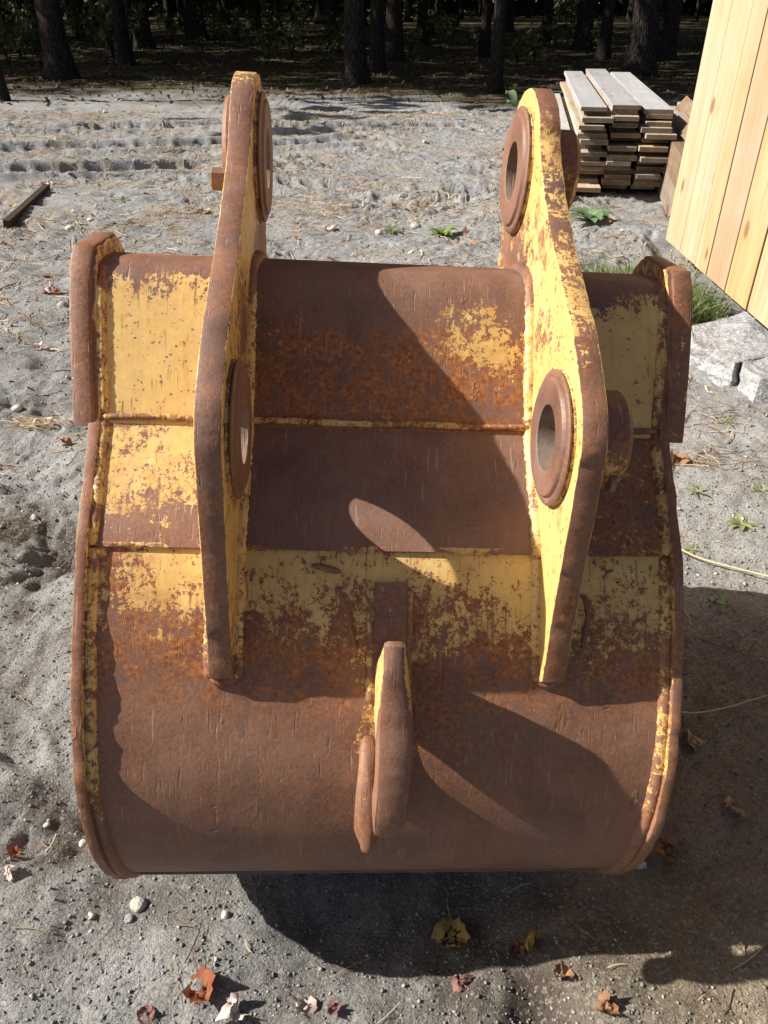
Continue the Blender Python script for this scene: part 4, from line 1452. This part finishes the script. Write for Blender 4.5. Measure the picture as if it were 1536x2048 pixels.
GREYS = [(0.26, 0.255, 0.24), (0.30, 0.295, 0.28), (0.22, 0.215, 0.20), (0.36, 0.34, 0.30), (0.21, 0.205, 0.20), (0.28, 0.26, 0.23), (0.17, 0.165, 0.16)]
x, y, r = scatter(52000, -1.9, 2.0, 0.38, 2.3, 21, 1.5)
pebbles("coarse_sand", x, y, r, 0.0012, 0.0042, GREYS, "coarse grey grit covering the sand near the bucket")
x, y, r = scatter(30000, -6, 5, 1.6, 8.5, 22, 1.25)
pebbles("gravel", x, y, r, 0.003, 0.0085, GREYS + [(0.45, 0.43, 0.40)], "small gravel spread over the yard")
x, y, r = scatter(380, -5, 4, 0.5, 9, 23, 1.0)
pebbles("pale_pebbles", x, y, r, 0.003, 0.011, [(0.55, 0.53, 0.49), (0.62, 0.59, 0.54), (0.48, 0.45, 0.40)], "scattered pale pebbles in the sand")


def ribbons(name, x, y, r, lmin, lmax, w, cols, label, cat, mat, lift=0.004, bend=0.35, dirn=None):
    n = len(x)
    z = height(x, y)
    a = r.random(n) * 6.28 if dirn is None else dirn + r.normal(size=n) * 0.6
    L = lmin + (lmax - lmin) * r.random(n) ** 1.5
    k = (r.random(n) - .5) * 2 * bend
    segs = 3
    P = []
    px_, py_ = x - L / 2 * np.cos(a), y - L / 2 * np.sin(a)
    for i in range(segs + 1):
        t = i / segs
        aa = a + k * (t - .5)
        qx = x + (t - .5) * L * np.cos(aa); qy = y + (t - .5) * L * np.sin(aa)
        P.append(np.stack([qx, qy, height(qx, qy) + lift * (0.4 + r.random(n))], -1))
    P = np.stack(P, 1)
    ww = (w * (0.6 + 0.8 * r.random(n)))[:, None, None]
    side = np.stack([-np.sin(a), np.cos(a), 0 * a + r.normal(size=n) * .5], -1)[:, None, :] * ww / 2
    V = np.concatenate([P - side, P + side], 1)
    m = 2 * (segs + 1)
    q = np.array([(i, i + 1, segs + 2 + i, segs + 1 + i) for i in range(segs)])
    F = (q[None] + m * np.arange(n)[:, None, None]).reshape(-1, 4)
    cols = np.array(cols)
    c = cols[r.integers(0, len(cols), n)] * (0.7 + 0.6 * r.random((n, 1)))
    T = np.repeat(np.concatenate([c, np.ones((n, 1))], 1), m, 0)
    o = cloud_obj(name, V.reshape(-1, 3), F, T, mat)
    tag(o, label, cat, kind="stuff")
    return o


STRAW = [(0.40, 0.29, 0.16), (0.48, 0.38, 0.24), (0.30, 0.19, 0.10), (0.55, 0.47, 0.34), (0.24, 0.15, 0.08)]
x, y, r = scatter(52000, -6.5, 5, 2.2, 11.5, 31, 1.0)
dens = sstep(-0.10, 0.16, fbm(x, y, 0.8, 4, 5)) * 0.8 + 0.12
k = r.random(len(x)) < dens
x, y = x[k], y[k]
ribbons("pine_straw", x, y, r, 0.05, 0.18, 0.0034, STRAW, "dry tan pine straw strewn over the yard", "straw", M['straw'], 0.010)
x, y, r = scatter(700, -2, 2.2, 0.45, 3.0, 32, 1.0)
ribbons("loose_straw", x, y, r, 0.02, 0.09, 0.0016, STRAW, "loose straw bits on the sand near the bucket", "straw", M['straw'], 0.006)
# dead leaves
DEAD = [(0.30, 0.19, 0.10), (0.42, 0.30, 0.17), (0.20, 0.11, 0.06), (0.55, 0.48, 0.38), (0.35, 0.16, 0.07)]


def flat_leaves(name, x, y, r, smin, smax, cols, label, mat, lift=0.012):
    n = len(x)
    z = height(x, y)
    a = r.random(n) * 6.28
    s = smin + (smax - smin) * r.random(n)
    tilt = r.normal(size=(n, 2)) * 0.5
    base = np.array([(-1, 0), (-.2, .6), (1, .1), (.1, -.55)])
    X = base[None, :, 0] * s[:, None]; Y = base[None, :, 1] * s[:, None]
    ca, sa = np.cos(a)[:, None], np.sin(a)[:, None]
    V = np.stack([x[:, None] + X * ca - Y * sa, y[:, None] + X * sa + Y * ca, (z + lift)[:, None] + X * tilt[:, :1] + Y * tilt[:, 1:]], -1).reshape(-1, 3)
    F = np.arange(4 * n).reshape(n, 4)
    cols = np.array(cols)
    c = cols[r.integers(0, len(cols), n)] * (0.7 + 0.6 * r.random((n, 1)))
    T = np.repeat(np.concatenate([c, np.ones((n, 1))], 1), 4, 0)
    o = cloud_obj(name, V, F, T, mat)
    tag(o, label, "leaf litter", kind="stuff")


x, y, r = scatter(900, -6, 4, 2.4, 11.5, 41, 0.8)
flat_leaves("yard_leaf_litter", x, y, r, 0.010, 0.032, DEAD, "small dead leaves scattered over the yard", M['litter'])
x, y, r = scatter(26000, -14, 14, 11.8, 40, 42, 1.25)
k = r.random(len(x)) < sstep(11.5, 15.5, y + 3.0 * fbm(x, y, 0.5, 3, 2)) + 0.04
x, y = x[k], y[k]
flat_leaves("forest_leaf_litter", x, y, r, 0.018, 0.045, [(.10,.065,.035),(.15,.11,.065),(.07,.045,.025),(.22,.19,.15)] + [(.07, .085, .03)] * 3, "dead leaves and ground cover on the forest floor", M['litter'], 0.03)

# ------------------------------------------------------------------ single fallen leaves
LEAF_HALF = [(0.0, -0.02), (.07, -.03), (.30, -.16), (.27, -.02), (.50, .06), (.43, .17), (.66, .40), (.42, .40), (.42, .52), (.22, .43), (.27, .76), (.13, .70), (0, 1.0)]


def leaf_mesh(seed, size, curl, hole=0, torn=0.0):
    r = random.Random(seed)
    mixk = r.choice((.25, .45, .58, .72)); asp = r.uniform(.55, 1.0)
    out = LEAF_HALF + [(-a, b) for a, b in LEAF_HALF[-2:0:-1]]
    bl = []
    for a, b in out:
        th = math.atan2(b - .36, a); q = 0.42 / max(0.2, math.hypot(math.cos(th) / 1.05, math.sin(th) / 1.25))
        bl.append((asp * (a * mixk + (1 - mixk) * q * math.cos(th)), .36 + (b - .36) * mixk + (1 - mixk) * q * math.sin(th)))
    out = bl
    out = [(a * (1 + r.uniform(-.12, .12)), b * (1 + r.uniform(-.08, .08))) for a, b in out]
    rings = []
    c = (0, 0.36)
    for f in (0.0, 0.35, 0.7, 1.0):
        rings.append([(c[0] + (a - c[0]) * f, c[1] + (b - c[1]) * f) for a, b in out])
    V, F = [], []
    n = len(out)
    curl *= 1.7
    k1, k2, ph = r.uniform(.5, 1.2) * curl, r.uniform(-.8, .8) * curl, r.uniform(0, 6)
    def bend(a, b):
        z = k1 * a * a * 1.3 + k2 * (b - .4) ** 2 + 0.10 * curl * math.sin(7 * a + 5 * b + ph) + 0.05 * curl * math.sin(13 * b + ph)
        return (a * size, (b - .36) * size, z * size)
    for ring in rings[1:]:
        V += [bend(*p) for p in ring]
    V.append(bend(*c))
    ci = len(V) - 1
    for k in range(2):
        for i in range(n):
            if hole and k == 0 and r.random() < hole: continue
            if torn and k == 1 and r.random() < torn: continue
            F.append((k * n + i, k * n + (i + 1) % n, (k + 1) * n + (i + 1) % n, (k + 1) * n + i))
    for i in range(n):
        if hole and r.random() < hole: continue
        F.append((ci, i, (i + 1) % n))
    # stalk
    b0 = len(V)
    s0 = V[2 * n]
    for j in range(4):
        t_ = j / 3
        x_, y_, z_ = s0[0] + 0.06 * size * t_, s0[1] - 0.55 * size * t_, s0[2] + 0.12 * size * t_ * curl
        V += [(x_ - .012 * size, y_, z_), (x_ + .012 * size, y_, z_), (x_, y_, z_ + .02 * size)]
    for j in range(3):
        for q in range(3):
            a = b0 + 3 * j
            F.append((a + q, a + (q + 1) % 3, a + 3 + (q + 1) % 3, a + 3 + q))
    me = bpy.data.meshes.new("leaf")
    me.from_pydata(V, [], F); me.update()
    me.polygons.foreach_set('use_smooth', [True] * len(F))
    return me


M['leaf_red'] = mat_leaf("red_maple_leaf", (0.22, 0.065, 0.035), (0.31, 0.12, 0.055), (0.15, 0.045, 0.045))
M['leaf_pale'] = mat_leaf("pale_pink_leaf_underside", (0.62, 0.53, 0.49), (0.52, 0.36, 0.31), (0.70, 0.64, 0.60))
M['leaf_yellow'] = mat_leaf("yellow_dead_leaf", (0.52, 0.34, 0.10), (0.62, 0.43, 0.15), (0.36, 0.20, 0.06))
M['leaf_tan'] = mat_leaf("tan_dead_leaf", (0.42, 0.29, 0.17), (0.52, 0.40, 0.26), (0.28, 0.16, 0.08))
M['leaf_brown'] = mat_leaf("brown_dead_leaf", (0.26, 0.13, 0.07), (0.36, 0.21, 0.12), (0.16, 0.075, 0.04))
M['leaf_plum'] = mat_leaf("plum_dead_leaf", (0.17, 0.075, 0.065), (0.27, 0.15, 0.12), (0.10, 0.04, 0.035))

LV = [  # px, py, size m, heading deg, material, curl, hole, tilt, label
    (402, 1985, .068, 200, 'leaf_red', 0.55, 0, (20, 8), "orange red maple leaf curled on the sand at the bottom left"),
    (468, 2022, .042, 120, 'leaf_pale', 0.9, 0, (25, -15), "pale curled leaf just right of the orange red maple leaf"),
    (604, 2010, .042, 60, 'leaf_pale', 0.7, 0, (15, 25), "small pink white leaf at the bottom edge in the sun"),
    (668, 2016, .022, 280, 'leaf_plum', 0.6, 0, (10, 5), "tiny pinkish leaf right of the small pink white one"),
    (292, 2028, .030, 10, 'leaf_plum', 0.7, .25, (5, 5), "dark plum leaf fragment near the bottom left corner"),
    (903, 1862, .075, 178, 'leaf_yellow', 0.25, .35, (4, 3), "yellow leaf with holes lying in the bucket's shadow"),
    (1063, 1888, .050, 160, 'leaf_yellow', 1.3, .1, (60, 20), "narrow yellow leaf curled on edge in the shadow"),
    (1033, 1896, .032, 20, 'leaf_plum', 0.8, 0, (20, -10), "dull plum leaf beside the narrow yellow curled leaf"),
    (1126, 1946, .034, 95, 'leaf_brown', 0.7, .1, (12, 10), "brown leaf in the shadow right of the yellow leaves"),
    (923, 1960, .040, 300, 'leaf_plum', 0.3, 0, (3, 3), "faint flat pinkish brown leaf below the holed yellow leaf"),
    (1214, 2012, .038, 230, 'leaf_brown', 1.0, 0, (25, 15), "crumpled brown leaf in the sun at the bottom edge"),
    (1332, 1704, .050, 80, 'leaf_brown', 0.9, 0, (18, -12), "crumpled brown leaf beside the lower right of the bucket"),
    (1476, 1624, .055, 150, 'leaf_tan', 0.9, .1, (25, 10), "tan curled leaf in the shadow near the right edge"),
    (1384, 1482, .058, 40, 'leaf_tan', 0.6, 0, (30, 20), "tan leaf tucked against the right side of the bucket"),
    (1352, 922, .075, 330, 'leaf_brown', 0.9, 0, (20, 20), "brown leaf on the sunny sand right of the bucket"),
    (24, 1698, .030, 60, 'leaf_red', 1.0, 0, (10, 0), "small rust orange leaf at the left edge"),
    (18, 1742, .036, 200, 'leaf_pale', 0.8, 0, (15, 10), "small whitish leaf at the lower left edge"),
    (1436, 1200, .060, 190, 'leaf_green', 0.8, 0, (50, 10), "pale green leaf standing at the edge of the shadow"),
    (92, 582, .085, 140, 'leaf_pale', 0.8, 0, (15, 10), "whitish curled leaf on the sand left of the bucket"),
    (112, 585, .075, 30, 'leaf_brown', 0.8, 0, (15, -10), "brown leaf beside the whitish curled leaf"),
    (82, 695, .07, 260, 'leaf_pale', 0.7, 0, (10, 10), "bright white leaf left of the bucket above the straw tuft"),
    (128, 882, .06, 90, 'leaf_brown', 0.9, 0, (20, 0), "reddish brown leaf near the left reinforcement"),
    (658, 455, .10, 200, 'leaf_pale', 0.6, 0, (10, 10), "pale pink leaf on the gravel between the hinge ears"),
    (232, 288, .14, 100, 'leaf_pale', 0.6, 0, (10, 10), "white leaf lying across the tyre tracks"),
    (92, 362, .12, 40, 'leaf_pale', 0.5, 0, (8, 8), "white leaf above the half buried brown slab"),
    (410, 425, .10, 300, 'leaf_tan', 0.6, 0, (8, 8), "tan leaf on the sand just left of the left hinge ear"),
]
M['leaf_green'] = mat_leaf("pale_green_leaf", (0.34, 0.44, 0.20), (0.42, 0.50, 0.28), (0.26, 0.33, 0.14))
for i, (px, py, sz, hd, mk, curl, hole, tilt, lab) in enumerate(LV):
    g = ground_at(px, py, -0.01)
    g = ground_at(px, py, hz(g.x, g.y) + 0.01)
    me = leaf_mesh(100 + i, sz, curl, hole)
    o = link_mesh("fallen_leaf", me, M[mk])
    lowest = min(v.co.z for v in me.vertices)
    o.location = (g.x, g.y, hz(g.x, g.y) + 0.006 - 0.4 * lowest)
    o.rotation_euler = (R(tilt[0]), R(tilt[1]), R(hd))
    tag(o, lab, "leaf", "fallen leaves")

# ------------------------------------------------------------------ long straw stalks
def stalk(name, pts, r0, mat, label, cat="stalk"):
    V, F = [], []
    P = catmull([(p[0], p[1], p[2]) for p in pts], 6)
    n = 5
    for i, c in enumerate(P):
        rr = r0 * (1 - 0.4 * i / len(P))
        for k in range(n):
            V.append((c[0], c[1] + rr * math.cos(k * 1.2566), c[2] + rr * math.sin(k * 1.2566)))
    for i in range(len(P) - 1):
        for k in range(n): F.append((i * n + k, i * n + (k + 1) % n, (i + 1) * n + (k + 1) % n, (i + 1) * n + k))
    o = mesh_of(name, V, F, mat, smooth=True)
    tag(o, label, cat)
    return o


M['stalk'] = mat_leaf("straw_stalk", (0.56, 0.47, 0.26), (0.66, 0.58, 0.36), (0.42, 0.33, 0.17), 0.1)
M['twig'] = mat_leaf("grey_brown_twig", (0.15, 0.11, 0.075), (0.22, 0.165, 0.11), (0.09, 0.065, 0.04), 0.0)


def gpts(lst, lift=0.012):
    out = []
    for (px, py) in lst:
        g = ground_at(px, py, 0.0)
        out.append((g.x, g.y, hz(g.x, g.y) + lift))
    return out


stalk("straw_stalk", gpts([(1350, 1088), (1400, 1108), (1470, 1132), (1545, 1158), (1600, 1172)], .02), 0.0032, M['stalk'], "long pale straw stalk on the sunny sand right of the bucket", "straw")
stalk("straw_stalk", gpts([(1355, 1414), (1400, 1416), (1460, 1408), (1500, 1396), (1560, 1380)], .02), 0.0022, M['stalk'], "thin pale straw stalk in the shadow right of the bucket", "straw")
tw = [([(1430, 1800), (1460, 1740)], "upper straight twig in the shadow near the right edge"), ([(1400, 1850), (1480, 1930), (1545, 1965)], "long dark twig running off the lower right edge"),
      ([(1488, 1870), (1505, 1920)], "short twig near the long dark twig at lower right"), ([(1470, 1960), (1450, 2010)], "thin pale twig at the lower right edge"),
      ([(1370, 1720), (1440, 1708), (1490, 1695)], "slender twig beside the crumpled brown leaf right of the bucket"), ([(1385, 1270), (1440, 1290), (1500, 1300)], "thin twig just inside the shadow right of the bucket")]
for (pt, lab) in tw:
    stalk("twig", gpts(pt, .006), 0.0016, M['twig'], lab, "twig")

# ------------------------------------------------------------------ weeds
def weed(px, py, n, ln, wd, cols, label, rise=0.5, name="weed"):
    g = ground_at(px, py, 0.0)
    root = empty(name, (g.x, g.y, hz(g.x, g.y)), (0, 0, random.uniform(0, 6)))
    tag(root, label, "weed")
    for k in range(n):
        a = 2 * math.pi * k / n + random.uniform(-.3, .3)
        L = ln * random.uniform(.7, 1.1); W_ = wd * random.uniform(.8, 1.1)
        up_ = rise * random.uniform(.5, 1.2)
        V, F = [], []
        segs = 6
        for i in range(segs + 1):
            t_ = i / segs
            w_ = W_ * math.sin(math.pi * min(1, 0.08 + 0.92 * t_)) ** 0.8 * (1 - 0.25 * t_)
            rr = L * t_
            zz = L * (up_ * t_ - 0.75 * up_ * t_ * t_) + 0.004
            for j, off in enumerate((-1, 0, 1)):
                V.append((rr * math.cos(a) - off * w_ * math.sin(a), rr * math.sin(a) + off * w_ * math.cos(a), zz + abs(off) * w_ * 0.35))
        for i in range(segs):
            for j in range(2): F.append((3 * i + j, 3 * i + j + 1, 3 * i + 4 + j, 3 * i + 3 + j))
        o = mesh_of("leaf", V, F, M['green'], root, True)
        c = np.array(cols[k % len(cols)])
        at = o.data.attributes.new('tint', 'FLOAT_COLOR', 'POINT')
        at.data.foreach_set('color', np.tile(np.append(c, 1), len(V)).astype(np.float32))
    return root


LG = [(0.16, 0.24, 0.08), (0.22, 0.30, 0.10), (0.13, 0.20, 0.07)]
PG = [(0.26, 0.32, 0.14), (0.36, 0.38, 0.20), (0.20, 0.26, 0.10)]
SG = [(0.20, 0.30, 0.16), (0.26, 0.36, 0.20), (0.17, 0.26, 0.13)]
weed(885, 470, 9, .13, .030, [(0.22, 0.30, 0.06), (0.30, 0.36, 0.08), (0.20, 0.28, 0.10)], "small bright green rosette weed on the gravel between the hinge ears", .8)
weed(785, 463, 8, .09, .012, LG, "thin grassy weed left of the bright green rosette", .6)
weed(1172, 462, 9, .19, .050, SG, "broad leaved grey green weed right of the right hinge ear", .9)
weed(1188, 452, 5, .15, .045, SG, "second clump of broad leaves behind the grey green weed", .9)
weed(1484, 1040, 8, .055, .010, PG, "leafy green weed at the right edge on the sunny sand", .5)
weed(1392, 980, 6, .045, .005, PG, "small flat green weed close to the right side plate", .35)
weed(1385, 1082, 5, .035, .004, PG, "tiny green sprig beside the long straw stalk", .35)
weed(1450, 836, 6, .07, .004, PG, "sparse grass sprig on the sand below the granite", .5)
weed(1522, 978, 5, .05, .004, PG, "grass sprig at the far right edge", .5)
weed(145, 450, 6, .12, .008, LG, "sparse grass sprig on the sand left of the bucket", .5)
weed(245, 402, 8, .13, .008, LG, "fine pale grass sprig behind the left reinforcement", .5)
weed(1030, 212, 4, .28, .075, SG, "pale round leaved seedling by the low lumber pile", 1.6)
weed(1332, 440, 8, .16, .010, [(0.30, 0.17, 0.13), (0.42, 0.30, 0.26)], "dry reddish weed beside the shed corner", 1.4)
weed(905, 318, 7, .14, .008, LG, "grass sprig among the straw behind the bucket", .7)

# grass at the foot of the shed
gr = np.random.default_rng(61)
cl = [(1.20, 3.95, .16), (1.38, 3.75, .16), (1.50, 4.05, .12), (1.30, 4.05, .14), (1.05, 3.85, .12), (1.48, 3.60, .14), (1.42, 3.90, .14), (1.55, 3.8, .12), (0.98, 3.75, .14), (1.34, 3.62, .08), (1.12, 4.1, .16), (1.25, 3.8, .16), (1.45, 4.2, .14)]
xs_, ys_ = [], []
for (cx, cy, rr) in cl:
    xs_.append(gr.normal(cx, rr * .55, 330)); ys_.append(gr.normal(cy, rr * .55, 330))
x = np.concatenate(xs_); y = np.concatenate(ys_)
n = len(x)
z = height(x, y)
a = gr.random(n) * 6.28
L = 0.05 + 0.12 * gr.random(n)
lean = 0.3 + 1.0 * gr.random(n)
Vg = []
for t_, wf in ((0, 1.0), (.5, .8), (1, .05)):
    ox = L * lean * t_ ** 1.6 * np.cos(a); oy = L * lean * t_ ** 1.6 * np.sin(a); oz = L * (t_ - 0.25 * lean * t_ * t_)
    w_ = 0.0035 * wf
    Vg.append(np.stack([x + ox - w_ * np.sin(a), y + oy + w_ * np.cos(a), z + oz - .005], -1))
    Vg.append(np.stack([x + ox + w_ * np.sin(a), y + oy - w_ * np.cos(a), z + oz - .005], -1))
Vg = np.stack(Vg, 1).reshape(-1, 3)
q = np.array([(0, 1, 3, 2), (2, 3, 5, 4)])
Fg = (q[None] + 6 * np.arange(n)[:, None, None]).reshape(-1, 4)
gc = np.array([(0.11, 0.18, 0.05), (0.15, 0.23, 0.07), (0.20, 0.27, 0.10), (0.34, 0.31, 0.16)])[gr.integers(0, 4, n)]
o = cloud_obj("grass", Vg, Fg, np.repeat(np.concatenate([gc, np.ones((n, 1))], 1), 6, 0), M['green'])
tag(o, "green grass growing along the foot of the shed", "grass", kind="stuff")

# ------------------------------------------------------------------ half buried dark brown slab and notable stones
pa = ground_at(22, 452); pb = ground_at(101, 378)
dv = (pb - pa); ang = math.atan2(dv.y, dv.x)
zz = max(hz(pa.x, pa.y), hz(pb.x, pb.y))
pl = link_mesh("buried_slab", box_mesh("buried_slab", 0, dv.length, 0, 0.05, -0.16, 0.032, 0.004), M['dark_brown'])
pl.location = (pa.x, pa.y, zz); pl.rotation_euler = (R(8), 0, ang)
tag(pl, "dark brown slab edge half buried in the grey sand at the left", "plank")


def stone(px, py, r, label, mat='stone', seed=0):
    g = ground_at(px, py, 0.0)
    bm = bmesh.new()
    bmesh.ops.create_icosphere(bm, subdivisions=2, radius=1.0)
    rr = random.Random(seed)
    sc = (r * rr.uniform(.9, 1.3), r * rr.uniform(.75, 1.0), r * rr.uniform(.6, .8))
    ph = [rr.uniform(0, 6) for _ in range(3)]
    for v in bm.verts:
        k = 1 + .12 * math.sin(2.3 * v.co.x + ph[0]) + .12 * math.sin(2.9 * v.co.y + ph[1]) + .10 * math.sin(3.1 * v.co.z + ph[2])
        v.co = (v.co.x * sc[0] * k, v.co.y * sc[1] * k, v.co.z * sc[2] * k)
    me = bpy.data.meshes.new("stone"); bm.to_mesh(me); bm.free()
    me.polygons.foreach_set('use_smooth', [True] * len(me.polygons))
    o = link_mesh("stone", me, M[mat])
    o.location = (g.x, g.y, hz(g.x, g.y) + sc[2] * .45); o.rotation_euler = (0, 0, rr.uniform(0, 6))
    tag(o, label, "stone", "stones in the sand")


stone(63, 1015, .012, "white pebble above the dark soil left of the bucket", seed=1)
stone(265, 1768, .014, "pale stone tucked under the lower left of the bucket", seed=2)
stone(246, 1798, .009, "grey pebble just below the pale stone under the bucket", 'granite', 3)
stone(442, 1793, .009, "tan pebble where the shadow starts below the bucket", seed=4)
stone(33, 816, .018, "cream stone left of the straw tuft", seed=5)
stone(127, 612, .026, "grey angular stone left of the left reinforcement", 'granite', 6)
stone(137, 452, .032, "white rounded stone on the sand near the left edge", seed=7)
stone(180, 438, .022, "small white stone right of the white rounded stone", seed=8)
stone(830, 452, .038, "dark grey rock beside the bright green rosette", 'granite', 9)
stone(758, 470, .026, "white stone left of the thin grassy weed", seed=10)
stone(103, 1098, .012, "cream pebble in the crumbled dark soil", seed=11)
stone(146, 1632, .008, "pinkish pebble at the lower left rim", seed=12)
stone(72, 1600, .007, "pale pebble near the left edge below the footprint", seed=13)
stone(850, 282, .030, "white stone at the foot of the forest shade", seed=14)
# straw tuft with chips
g = ground_at(80, 850, 0.0)
root = empty("straw_tuft", (g.x, g.y, hz(g.x, g.y)))
tag(root, "tuft of dry straw and pale wood chips left of the bucket", "straw")
rr = random.Random(3)
V, F = [], []
for k in range(90):
    a = rr.gauss(0.2, .5); c = (rr.gauss(0, .06), rr.gauss(0, .022)); L = rr.uniform(.02, .055)
    b0 = len(V); zz = rr.uniform(.003, .03)
    V += [(c[0] - L * math.cos(a), c[1] - L * math.sin(a), zz), (c[0] - L * math.cos(a) + .002, c[1] - L * math.sin(a) + .002, zz + .002), (c[0] + L * math.cos(a), c[1] + L * math.sin(a), zz + rr.uniform(-.01, .015))]
    F.append((b0, b0 + 1, b0 + 2))
o = mesh_of("straw", V, F, M['leaf_tan'], root)
tag(o, kind="stuff")
for k in range(9):
    o = link_mesh("wood_chip", box_mesh("wood_chip", -.016, .016, -.006, .006, 0, .003, 0.0008), M['leaf_pale'] if k % 3 == 0 else M['stalk'], root)
    o.location = (rr.uniform(-.06, .05), rr.uniform(-.02, .025), .012 + .014 * rr.random()); o.rotation_euler = (rr.uniform(-.5, .5), rr.uniform(-.5, .5), rr.uniform(0, 6))
